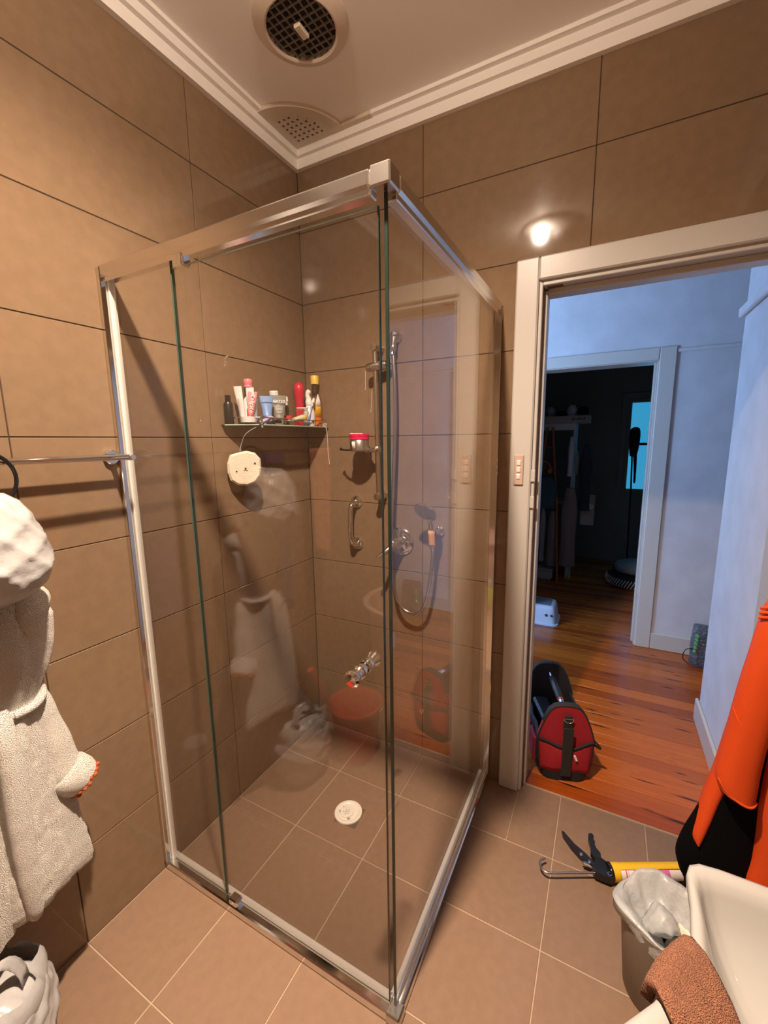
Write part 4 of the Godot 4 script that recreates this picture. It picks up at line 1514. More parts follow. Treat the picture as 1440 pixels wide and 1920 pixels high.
	tube(st, smooth_path([c + Vector3(0, 0.116, 0) + side * 0.004, c + Vector3(0, 0.132, 0) - side * 0.004, c + Vector3(0, 0.146, 0) - side * 0.002, c + Vector3(0, 0.158, 0) + side * 0.006], 5), [0.010, 0.0105, 0.011, 0.011, 0.0105, 0.010, 0.0095, 0.0095, 0.010, 0.0105, 0.011, 0.0115, 0.0115, 0.011, 0.009, 0.005], 14)
	part(t, "spray_trigger", st, "white_plastic")
	toothbrush("blue and white toothbrush leaning across the spray bottle", c + Vector3(0.014, 0.002, 0.030), Vector3(0.06, 1, -0.32), 0.128, "white_plastic", "brush_blue", 0.005)
	# clear cup in front of the beaker
	c = Vector3(0.092, SH, 0.152)
	t = thing("tumbler", "clear plastic tumbler beside the frosted spray bottle", "tumbler", c)
	st = mb()
	lathe(st, [Vector2(0.0001, 0.002), Vector2(0.021, 0.002), Vector2(0.026, 0.078), Vector2(0.0245, 0.078), Vector2(0.020, 0.005), Vector2(0.0001, 0.004)], at(c), 28)
	part(t, "cup", st, "clear_glass")
	st = mb()
	lathe(st, [Vector2(0.0246, 0.076), Vector2(0.0266, 0.076), Vector2(0.0266, 0.079), Vector2(0.0246, 0.079)], at(c), 28)
	part(t, "rim", st, "frosted_white")
	# lying tube
	c = Vector3(0.104, SH + 0.017, 0.255)
	t = thing("cream_tube", "pale green cream tube with a yellow cap lying along the shelf rail", "tube", c)
	st = mb()
	var rings := []
	var dd := Vector3(0.0, 0.16, -1.0).normalized()
	for k in 9:
		var f := k / 8.0
		rings.append(ring_at(c + dd * (f * 0.085) + Vector3(0, 0.003, 0), Vector3(0, 0, 1).cross(Vector3.UP), Vector3(0, 1, 0.16).normalized(), lerpf(0.016, 0.0135, f), lerpf(0.0015, 0.0135, pow(f, 0.7)), 20))
	loft(st, rings)
	part(t, "tube_body", st, "pale_green_tube")
	st = mb()
	lathe(st, [Vector2(0.0135, 0.0), Vector2(0.014, 0.003), Vector2(0.013, 0.020), Vector2(0.010, 0.024), Vector2(0.0001, 0.025)], along(c + dd * 0.084 + Vector3(0, 0.003, 0), dd), 20)
	part(t, "cap", st, "yellow_cap")
	# razor and a white pump lid at the rail
	c = Vector3(0.100, SH + 0.006, 0.372)
	t = thing("razor", "lilac and black razor lying on the shelf below the blue tube", "razor", c)
	st = mb()
	tube(st, smooth_path([c + Vector3(-0.01, 0.002, 0.040), c + Vector3(0.0, 0.010, 0.015), c + Vector3(0.004, 0.018, -0.008), c + Vector3(0.002, 0.014, -0.035)], 5), [0.005, 0.006, 0.007, 0.008, 0.008, 0.009, 0.010, 0.011, 0.012, 0.012, 0.011, 0.009, 0.008, 0.007, 0.006, 0.005], 12)
	part(t, "handle", st, "lilac_plastic")
	st = mb()
	box(st, c + Vector3(0.002, 0.008, -0.052), Vector3(0.012, 0.014, 0.040), 0.003, Basis(Vector3.UP, 0.2))
	part(t, "head", st, "black_plastic")
	st = mb()
	lathe(st, [Vector2(0.011, 0.0), Vector2(0.010, 0.003), Vector2(0.0001, 0.0045)], along(c + Vector3(0.006, 0.016, 0.004), Vector3(0.7, 0.5, 0.5)), 16)
	part(t, "emblem", st, "white_plastic")
	# flecks on tiles
	for q in [[0.0, 1.802, 0.306], [0.0, 1.790, 0.315]]:
		pass

func poly_label(st: SurfaceTool, c: Vector3, r: float, lv: Array, face: Vector3, side: Vector3) -> void:
	var rows := []
	var f := face.normalized()
	for l in lv:
		var row := []
		for j in 9:
			var a: float = (-1.0 + 2.0 * j / 8.0) * l[1] + 0.2
			var rr: float = r if l[0] < 0.11 else r - (l[0] - 0.11) * 0.14
			row.append(c + Vector3(0, l[0], 0) + (f * cos(a) + side * sin(a)) * rr)
		rows.append(row)
	sheet(st, rows, 0.0005)

func toothbrush(label: String, p: Vector3, d: Vector3, length: float, m1: String, m2: String, r: float) -> void:
	var t := thing("toothbrush", label, "toothbrush", p, "toothbrushes on the glass shelf")
	var n := d.normalized()
	var st := mb()
	tube(st, [p, p + n * length * 0.3, p + n * length * 0.62, p + n * length * 0.70, p + n * length * 0.78], [r * 0.8, r, r, r * 0.6, r * 0.5], 12)
	part(t, "handle", st, m2)
	st = mb()
	tube(st, [p + n * length * 0.70, p + n * length * 0.78, p + n * length * 0.9, p + n * length], [r * 0.62, r * 0.8, r * 1.05, r * 0.6], 12)
	var h := part(t, "head", st, m1)
	st = mb()
	box(st, p + n * length * 0.90 + Vector3(0.006, 0, 0.003), Vector3(0.008, length * 0.17, 0.007), 0.001, Basis(frame_of(n)[0], n, frame_of(n)[0].cross(n)))
	part(h, "bristles", st, "label_white")

# ---------------------------------------------------------------- towel rail and what hangs on it
# a filled film bag: more rings, gathers at the top, slack folds slanting round the belly
func bag_rings(rings: Array, y0: float, y1: float) -> Array:
	var out := []
	for k in rings.size() - 1:
		for i in 4:
			var r := PackedVector3Array()
			for j in rings[k].size():
				r.append(rings[k][j].lerp(rings[k + 1][j], i / 4.0))
			out.append(r)
	out.append(rings[rings.size() - 1])
	for r in out:
		var c := Vector3()
		for p in r:
			c += p
		c /= r.size()
		for j in r.size():
			var p: Vector3 = r[j]
			var d := p - c
			var a := atan2(d.z, d.x)
			var t := clampf((p.y - y0) / (y1 - y0), 0.0, 1.0)
			var top := smoothstep(0.55, 1.0, t)
			var gather := absf(sin(a * 6.0 + 2.0 * t)) - 0.6
			var slack := pow(absf(sin(a * 2.5 + t * 13.0)), 6.0) * sin(t * PI)
			var slack2 := pow(absf(sin(a * 3.5 - t * 9.0 + 1.3)), 8.0) * sin(t * PI)
			d.y = 0.0
			r[j] = p + d.normalized() * (0.010 * top * gather * minf(1.0, d.length() / 0.04) + 0.0055 * slack + 0.004 * slack2 - 0.004)
	return out

func crumple(rings: Array, amp: float, freq: float, seed_: int) -> void:
	noise.seed = seed_
	for k in rings.size():
		var c := Vector3()
		for p in rings[k]:
			c += p
		c /= rings[k].size()
		var r2 := PackedVector3Array()
		for p in rings[k]:
			var d: Vector3 = (p - c)
			var a := noise.get_noise_3dv(p * freq)
			var b := absf(noise.get_noise_3dv(p * freq * 2.3 + Vector3(9, 3, 5)))
			r2.append(p + d.normalized() * (a - b * 0.9) * amp)
		rings[k] = r2

func towel_rail_things() -> void:
	# double rail
	var t := thing("towel_rail", "chrome double towel rail on the left wall beside the shower", "towel rail", Vector3(0.0, 1.443, 1.5))
	for z in [0.938, 2.05]:
		var st := mb()
		lathe(st, [Vector2(0.021, 0.0), Vector2(0.021, 0.012), Vector2(0.019, 0.014), Vector2(0.0001, 0.014)], along(Vector3(0, 1.443, z), Vector3(1, 0, 0)), 32)
		lathe(st, [Vector2(0.0085, 0.010), Vector2(0.0085, 0.112), Vector2(0.007, 0.115), Vector2(0.0001, 0.115)], along(Vector3(0, 1.443, z), Vector3(1, 0, 0)), 20)
		part(t, "wall_post", st, "chrome")
	for x in [0.052, 0.102]:
		var st := mb()
		tube(st, [Vector3(x, 1.4435, 0.932), Vector3(x, 1.4435, 2.056)], 0.0072, 18)
		part(t, "bar", st, "chrome")
	# black ring
	var st := mb()
	var pts := []
	for k in 49:
		var a := TAU * k / 48.0
		pts.append(Vector3(0.135 + 0.012 * sin(a), 1.408 + 0.058 * cos(a), 1.272 + 0.058 * sin(a)))
	tube(st, pts, 0.0042, 10, false)
	single("hanging_ring", st, "black_gloss", "shiny black plastic ring looped over the towel rail", "ring", Vector3(0.135, 1.40, 1.272))
	# plastic bag hanging from the ring
	st = mb()
	var prof := [[1.388, 0.010], [1.382, 0.050], [1.365, 0.072], [1.335, 0.090], [1.300, 0.102], [1.262, 0.112], [1.232, 0.117], [1.208, 0.113], [1.185, 0.100], [1.165, 0.078], [1.152, 0.045], [1.147, 0.008]]
	var rings := []
	for q in prof:
		rings.append(ring_at(Vector3(0.185, q[0], 1.312), Vector3(1, 0, 0), Vector3(0, 0, 1), q[1] * 0.78, q[1], 90))
	rings = bag_rings(rings, 1.147, 1.388)
	crumple(rings, 0.002, 9.0, 5)
	loft(st, rings)
	t = thing("plastic_bag", "full white plastic bag hanging from the towel rail", "plastic bag", Vector3(0.185, 1.147, 1.312))
	part(t, "bag", st, "white_bag")
	st = mb()
	for s in [-1.0, 1.0]:
		tube(st, smooth_path([Vector3(0.17, 1.375, 1.30 + s * 0.03), Vector3(0.140, 1.385, 1.285 + s * 0.012), Vector3(0.130, 1.372, 1.272), Vector3(0.150, 1.352, 1.268 - s * 0.008)], 5), 0.007, 8)
	part(t, "bag_handle", st, "white_bag")
	# robe
	robe()
	# purple towel behind the robe
	st = mb()
	var rows := []
	for r in 14:
		var f := r / 13.0
		var row := []
		for c in 15:
			var g := c / 14.0
			row.append(Vector3(0.060 + 0.012 * sin(g * 14.0) * f, 1.438 - 0.70 * f, 1.335 + 0.20 * g + 0.01 * sin(f * 3.0)))
		rows.append(row)
	sheet(st, rows, 0.008)
	single("towel", st, "purple_terry", "dark purple towel hanging behind the white robe", "towel", Vector3(0.06, 0.74, 1.43))
	# pink towel farther along the rail, seen mirrored in the glass
	st = mb()
	rows = []
	for r in 18:
		var f := r / 17.0
		var row := []
		for c in 15:
			var g := c / 14.0
			row.append(Vector3(0.115 + 0.016 * sin(g * 12.0 + 1.0) * (0.3 + f), 1.452 - 0.46 * f - 0.06 * g * f, 1.645 + 0.16 * g * (1.0 - 0.25 * f)))
		rows.append(row)
	sheet(st, rows, 0.007)
	single("towel", st, "pink_terry", "pink and yellow towel on the rail, seen mirrored in the shower glass", "towel", Vector3(0.115, 0.93, 1.72))

# a ring for hanging cloth: centre, half depth (x) and half width (z), with n soft folds
func fold_ring(c: Vector3, rx: float, rz: float, n: int, folds: float, depth: float, phase: float) -> PackedVector3Array:
	var p := PackedVector3Array()
	for i in n:
		var a := -TAU * i / n
		var m := 1.0 + depth * sin(folds * a + phase) + depth * 0.5 * sin(folds * 2.3 * a + phase * 1.7)
		p.append(c + Vector3(cos(a) * rx * m, 0, sin(a) * rz * m))
	return p

func robe() -> void:
	var t := thing("bathrobe", "white fleece child's bathrobe with rust trim hanging on the left wall", "bathrobe", Vector3(0.10, 0.34, 1.32))
	# y, centre x, centre z, half depth, half width, fold depth
	var lv := [[1.150, 0.070, 1.300, 0.040, 0.070, 0.02], [1.125, 0.085, 1.295, 0.060, 0.105, 0.03], [1.08, 0.095, 1.295, 0.070, 0.115, 0.04], [1.02, 0.095, 1.295, 0.070, 0.108, 0.05], [0.96, 0.092, 1.295, 0.064, 0.095, 0.06], [0.915, 0.090, 1.296, 0.056, 0.078, 0.05], [0.895, 0.090, 1.298, 0.052, 0.070, 0.04], [0.87, 0.090, 1.300, 0.056, 0.074, 0.06], [0.80, 0.092, 1.305, 0.062, 0.086, 0.09], [0.70, 0.094, 1.312, 0.066, 0.098, 0.11], [0.60, 0.096, 1.318, 0.070, 0.112, 0.12], [0.50, 0.098, 1.322, 0.073, 0.124, 0.12], [0.42, 0.100, 1.325, 0.075, 0.134, 0.12], [0.365, 0.100, 1.326, 0.075, 0.138, 0.12], [0.345, 0.100, 1.326, 0.070, 0.134, 0.12], [0.350, 0.100, 1.326, 0.055, 0.118, 0.12]]
	var rings := []
	var lf := []
	for k in lv.size() - 1:
		var m := int(ceil(absf(lv[k + 1][0] - lv[k][0]) / 0.007))
		for i in m:
			var q := []
			for e in 6:
				q.append(lerpf(lv[k][e], lv[k + 1][e], float(i) / m))
			lf.append(q)
	lf.append(lv[lv.size() - 1])
	for q in lf:
		rings.append(fold_ring(Vector3(q[1], q[0], q[2]), q[3], q[4], 110, 5.0, q[5], 1.9))
	for k in rings.size():
		var low := clampf((0.56 - lf[k][0]) / 0.2, 0.0, 1.0)
		for i in rings[k].size():
			rings[k][i].y += (rings[k][i].x - 0.06) * 0.45 * low
	crumple(rings, 0.003, 9.0, 12)
	var st := mb()
	loft(st, rings)
	part(t, "body", st, "robe_fleece")
	# front edge hanging as a rolled fold
	st = mb()
	tube(st, smooth_path([Vector3(0.150, 0.905, 1.318), Vector3(0.162, 0.84, 1.322), Vector3(0.168, 0.76, 1.322), Vector3(0.172, 0.66, 1.325), Vector3(0.176, 0.56, 1.328), Vector3(0.178, 0.46, 1.328), Vector3(0.176, 0.385, 1.326)], 6), [0.012, 0.014, 0.017, 0.019, 0.020, 0.021, 0.022, 0.022, 0.022, 0.022, 0.023, 0.023, 0.023, 0.023, 0.023, 0.023, 0.023, 0.023, 0.023, 0.023, 0.023, 0.022, 0.022, 0.022, 0.022, 0.021, 0.021, 0.021, 0.021, 0.020, 0.020, 0.019, 0.019, 0.018, 0.016, 0.012, 0.006], 18)
	part(t, "front_band", st, "robe_fleece")
	# second front panel
	rings = []
	for q in [[0.90, 0.100, 1.372, 0.030, 0.020], [0.80, 0.120, 1.378, 0.040, 0.034], [0.66, 0.126, 1.384, 0.045, 0.042], [0.52, 0.130, 1.390, 0.048, 0.048], [0.42, 0.132, 1.394, 0.048, 0.050], [0.375, 0.130, 1.394, 0.042, 0.046]]:
		rings.append(fold_ring(Vector3(q[1], q[0], q[2]), q[3], q[4], 40, 3.0, 0.12, 0.4))
	st = mb()
	loft(st, rings)
	part(t, "front_panel", st, "robe_fleece")
	# belt
	st = mb()
	var pts := []
	for k in 41:
		var a := TAU * k / 40.0
		pts.append(Vector3(0.090 + 0.060 * cos(a), 0.898 - 0.016 * cos(a) + 0.006 * sin(2.0 * a), 1.298 + 0.078 * sin(a)))
	tube(st, pts, 0.0105, 10, false)
	tube(st, smooth_path([Vector3(0.150, 0.885, 1.335), Vector3(0.166, 0.862, 1.352), Vector3(0.160, 0.850, 1.380)], 5), 0.003, 8)
	part(t, "belt", st, "robe_fleece")
	# shoulder roll under the bag
	st = mb()
	tube(st, smooth_path([Vector3(0.065, 1.10, 1.205), Vector3(0.095, 1.115, 1.212), Vector3(0.135, 1.100, 1.235), Vector3(0.150, 1.05, 1.250)], 6), [0.022, 0.026, 0.030, 0.034, 0.036, 0.038, 0.038, 0.038, 0.037, 0.036, 0.036, 0.035, 0.034, 0.033, 0.031, 0.028, 0.022, 0.014, 0.008], 18)
	part(t, "shoulder", st, "robe_fleece")
	# sleeve hanging behind, with a turned cuff and rust trim
	var sp := smooth_path([Vector3(0.060, 0.940, 1.248), Vector3(0.080, 0.890, 1.232), Vector3(0.088, 0.820, 1.222), Vector3(0.094, 0.740, 1.212), Vector3(0.100, 0.670, 1.205), Vector3(0.104, 0.640, 1.200)], 6)
	var rr := []
	for k in sp.size():
		rr.append(lerpf(0.018, 0.040, minf(1.0, k / 22.0)) + 0.0012 * sin(k * 0.8))
	st = mb()
	tube(st, sp, rr, 24)
	part(t, "sleeve", st, "robe_fleece")
	st = mb()
	var cd := Vector3(0.25, -0.80, -0.60).normalized()
	var cx := along(Vector3(0.106, 0.655, 1.204), cd)
	lathe(st, [Vector2(0.034, -0.004), Vector2(0.045, 0.000), Vector2(0.050, 0.012), Vector2(0.049, 0.040), Vector2(0.044, 0.054), Vector2(0.036, 0.058), Vector2(0.030, 0.040)], cx, 26)
	var cf := part(t, "cuff", st, "robe_fleece")
	st = mb()
	for k in 22:
		var a := TAU * k / 22.0
		var o := cx * Vector3(cos(a) * 0.040, 0.058 + 0.004 * sin(k * 2.3), sin(a) * 0.040)
		box(st, o, Vector3(0.013, 0.010, 0.011), 0.003, Basis(cd, k * 0.7))
	part(cf, "cuff_trim", st, "rust_trim")
	st = mb()
	tube(st, smooth_path([Vector3(0.060, 1.150, 1.260), Vector3(0.070, 1.152, 1.232), Vector3(0.078, 1.142, 1.212), Vector3(0.084, 1.128, 1.196), Vector3(0.086, 1.112, 1.188)], 6), 0.011, 10)
	part(t, "collar_trim", st, "rust_trim")

# ---------------------------------------------------------------- things on the bathroom floor
func floor_things() -> void:
	# plastic bag of washing below the robe
	var c := Vector3(0.150, 0.0, 1.452)
	var t := thing("plastic_bag", "bulging white plastic carrier bag standing on the floor below the robe", "plastic bag", c)
	var rings := []
	for q in [[0.0, 0.070], [0.006, 0.095], [0.04, 0.120], [0.08, 0.135], [0.13, 0.145], [0.17, 0.148], [0.21, 0.144], [0.245, 0.132], [0.27, 0.110], [0.285, 0.080], [0.290, 0.030]]:
		rings.append(ring_at(c + Vector3(0.0, q[0], 0.0), Vector3(1, 0, 0), Vector3(0, 0, 1), q[1] * 0.88, q[1], 90))
	rings = bag_rings(rings, 0.0, 0.29)
	crumple(rings, 0.009, 8.0, 21)
	for k in rings.size():
		for i in rings[k].size():
			rings[k][i].y = maxf(rings[k][i].y, 0.0)
			rings[k][i].x = maxf(rings[k][i].x, 0.004)
	var st := mb()
	loft(st, rings)
	part(t, "bag", st, "white_bag")
	# the loose mouth of the bag and its loop handles
	rings = []
	for q in [[0.225, 0.130, 0.0], [0.260, 0.134, 0.003], [0.282, 0.124, 0.008], [0.294, 0.116, 0.010]]:
		var ring := PackedVector3Array()
		for i in 56:
			var a := -TAU * i / 56.0
			var m: float = 1.0 + q[2] * 9.0 * sin(a * 7.0) + q[2] * 5.0 * sin(a * 13.0 + 1.0)
			ring.append(c + Vector3(cos(a) * q[1] * 0.86 * m, q[0] + 0.018 * sin(a * 3.0 + 0.7) * (q[0] - 0.225) * 10.0, sin(a) * q[1] * m))
		rings.append(ring)
	st = mb()
	loft(st, rings, false)
	part(t, "bag_mouth", st, "white_bag")
	for s in [[-0.055, 0.02], [0.050, -0.03]]:
		st = mb()
		var rows := []
		for k in 13:
			var a := PI * k / 12.0
			var row := []
			for j in 4:
				var w := (j / 3.0 - 0.5) * 0.034
				row.append(c + Vector3(s[0] + w * 0.55 + 0.01 * sin(a * 2.0), 0.285 + 0.085 * sin(a), s[1] + 0.052 * cos(a) + w * 0.6))
			rows.append(row)
		sheet(st, rows, 0.0015)
		part(t, "loop_handle", st, "white_bag")
	for q in [[0.34, 0.13, "orange_plastic"], [0.55, 0.16, "blue_tube"], [0.15, 0.20, "orange_plastic"]]:
		st = mb()
		var a: float = q[0]
		box(st, c + Vector3(cos(a) * 0.127, q[1], sin(a) * 0.145), Vector3(0.004, 0.014, 0.034), 0.001, Basis(Vector3.UP, -a) * Basis(Vector3.RIGHT, 0.5))
		part(t, "faded_print", st, q[2])
	# red bucket with a brush, seen mirrored in the glass
	c = Vector3(0.312, 0.0, 1.66)
	t = thing("bucket", "translucent red bucket beside the white bag, seen mirrored in the glass", "bucket", c)
	st = mb()
	lathe(st, [Vector2(0.0001, 0.0), Vector2(0.085, 0.0), Vector2(0.089, 0.004), Vector2(0.118, 0.255), Vector2(0.126, 0.258), Vector2(0.127, 0.272), Vector2(0.121, 0.274), Vector2(0.115, 0.262), Vector2(0.086, 0.010), Vector2(0.0001, 0.006)], at(c), 44)
	part(t, "bucket_body", st, "bucket_red")
	st = mb()
	var pts := []
	for k in 21:
		var a := PI * k / 20.0
		pts.append(c + Vector3(0.124 * cos(a), 0.255 - 0.035 * sin(a), 0.128 * sin(a)))
	tube(st, pts, 0.003, 8)
	part(t, "bail", st, "white_plastic")
	t = thing("scrubbing_brush", "long red handled brush standing in the red bucket", "brush", c + Vector3(-0.04, 0.05, -0.02))
	st = mb()
	var b0 := c + Vector3(-0.035, 0.10, -0.02)
	var b1 := Vector3(0.235, 0.53, 1.435)
	tube(st, [b0, b0.lerp(b1, 0.5), b0.lerp(b1, 0.80), b0.lerp(b1, 0.84), b1], [0.009, 0.009, 0.010, 0.014, 0.013], 14)
	part(t, "handle", st, "bucket_red")
	st = mb()
	for k in 60:
		var a := k * 2.4
		var r := 0.035 * sqrt(k / 60.0)
		var p := b0 + Vector3(r * cos(a), 0.02, r * sin(a))
		tube(st, [p, p + Vector3(r * 0.6 * cos(a), -0.075, r * 0.6 * sin(a))], 0.0016, 5)
	part(t, "bristles", st, "rust_trim").set_meta("kind", "stuff")
	# detergent bottle and laundry basket, both out of the frame and mirrored in the glass
	c = Vector3(0.43, 0.0, 1.93)
	t = thing("detergent_bottle", "yellow green detergent bottle behind the bucket, seen mirrored in the glass", "bottle", c)
	st = mb()
	lathe(st, [Vector2(0.0001, 0.0), Vector2(0.058, 0.0), Vector2(0.062, 0.006), Vector2(0.058, 0.13), Vector2(0.044, 0.19), Vector2(0.022, 0.215), Vector2(0.020, 0.225)], at(c), 32, 0.7)
	part(t, "bottle_body", st, "detergent_green")
	st = mb()
	lathe(st, [Vector2(0.023, 0.222), Vector2(0.024, 0.262), Vector2(0.021, 0.266), Vector2(0.0001, 0.266)], at(c), 24)
	part(t, "cap", st, "white_plastic")
	c = Vector3(0.36, 0.0, 2.18)
	t = thing("laundry_basket", "tall pale pink laundry basket by the wall, seen mirrored in the glass", "laundry basket", c)
	st = mb()
	lathe(st, [Vector2(0.0001, 0.0), Vector2(0.19, 0.0), Vector2(0.195, 0.006), Vector2(0.235, 0.585), Vector2(0.262, 0.590), Vector2(0.264, 0.605), Vector2(0.250, 0.612), Vector2(0.230, 0.600), Vector2(0.190, 0.010), Vector2(0.0001, 0.008)], at(c), 48)
	var bk := part(t, "basket_body", st, "basket_pink")
	for r in 3:
		for k in 36:
			if k % 9 > 4:
				continue
			st = mb()
			var a := TAU * (k + 0.5 * (r % 2)) / 36.0
			var y := 0.545 - r * 0.028
			var rad := 0.195 + 0.040 * (y / 0.585) + 0.0003
			box(st, c + Vector3(cos(a) * rad, y, sin(a) * rad), Vector3(0.002, 0.014, 0.018), 0.0005, Basis(Vector3.UP, -a))
			part(bk, "slot", st, "rust_trim")
	st = mb()
	box(st, c + Vector3(0.035, 0.43, -0.222), Vector3(0.06, 0.035, 0.003), 0.001)
	part(t, "label", st, "label_white")
	# caulking gun
	caulking_gun()
	# waste bin with a liner
	c = Vector3(1.502, 0.0, 0.524)
	t = thing("waste_bin", "small grey brown waste bin with a pale liner beside the basin", "bin", c)
	st = mb()
	lathe(st, [Vector2(0.0001, 0.0), Vector2(0.080, 0.0), Vector2(0.083, 0.004), Vector2(0.104, 0.255), Vector2(0.100, 0.256), Vector2(0.080, 0.008), Vector2(0.0001, 0.006)], at(c), 40)
	part(t, "bin_body", st, "bin_grey")
	st = mb()
	rings = []
	for q in [[0.216, 0.100, 0.002], [0.236, 0.1015, 0.002], [0.258, 0.102, 0.001], [0.266, 0.104, 0.002], [0.260, 0.094, 0.005], [0.238, 0.080, 0.008], [0.214, 0.064, 0.009], [0.196, 0.042, 0.008], [0.180, 0.008, 0.0]]:
		var ring := PackedVector3Array()
		for i in 60:
			var a := -TAU * i / 60.0
			var w: float = q[2] * (sin(a * 5.0 + q[0] * 20.0) + 0.7 * sin(a * 11.0 + 1.0))
			var flare := 0.020 * pow(maxf(0.0, cos(a - 2.90)), 8) * (1.0 if q[1] > 0.1 else 0.0)
			ring.append(c + Vector3(cos(a), 0, sin(a)) * (q[1] + w + flare) + Vector3(0, q[0] + 0.008 * sin(a * 3.0 + 0.4) + 0.5 * w, 0))
		rings.append(ring)
	loft(st, rings, false)
	part(t, "liner", st, "grey_bag")
	st = mb()
	rings = []
	for k in 8:
		var f := k / 7.0
		rings.append(ring_at(c + Vector3(-0.050 + 0.085 * f, 0.205 + 0.035 * sin(f * 3.0), 0.015 - 0.02 * f), Vector3(0, 1, 0.3), Vector3(0.2, 0, 1), 0.012 + 0.020 * sin(f * PI), 0.016 + 0.026 * sin(f * PI), 20))
	crumple(rings, 0.016, 28.0, 44)
	loft(st, rings)
	single("crumpled_bag", st, "grey_bag", "crumpled pale plastic lying in the top of the waste bin", "rubbish", c + Vector3(0, 0.2, 0))
	st = mb()
	rings = []
	for k in 7:
		var f := k / 6.0
		rings.append(ring_at(c + Vector3(0.026 + 0.04 * f, 0.212 + 0.012 * sin(f * 3.0), 0.012 + 0.03 * f - 0.02), Vector3(0, 1, 0.2), Vector3(0.5, 0, 1).normalized(), 0.006 + 0.010 * sin(f * PI), 0.010 + 0.016 * sin(f * PI), 16))
	crumple(rings, 0.012, 45.0, 48)
	loft(st, rings)
	single("tissue", st, "cream_plastic", "crumpled cream tissue in the waste bin", "tissue", c + Vector3(0.04, 0.21, 0))

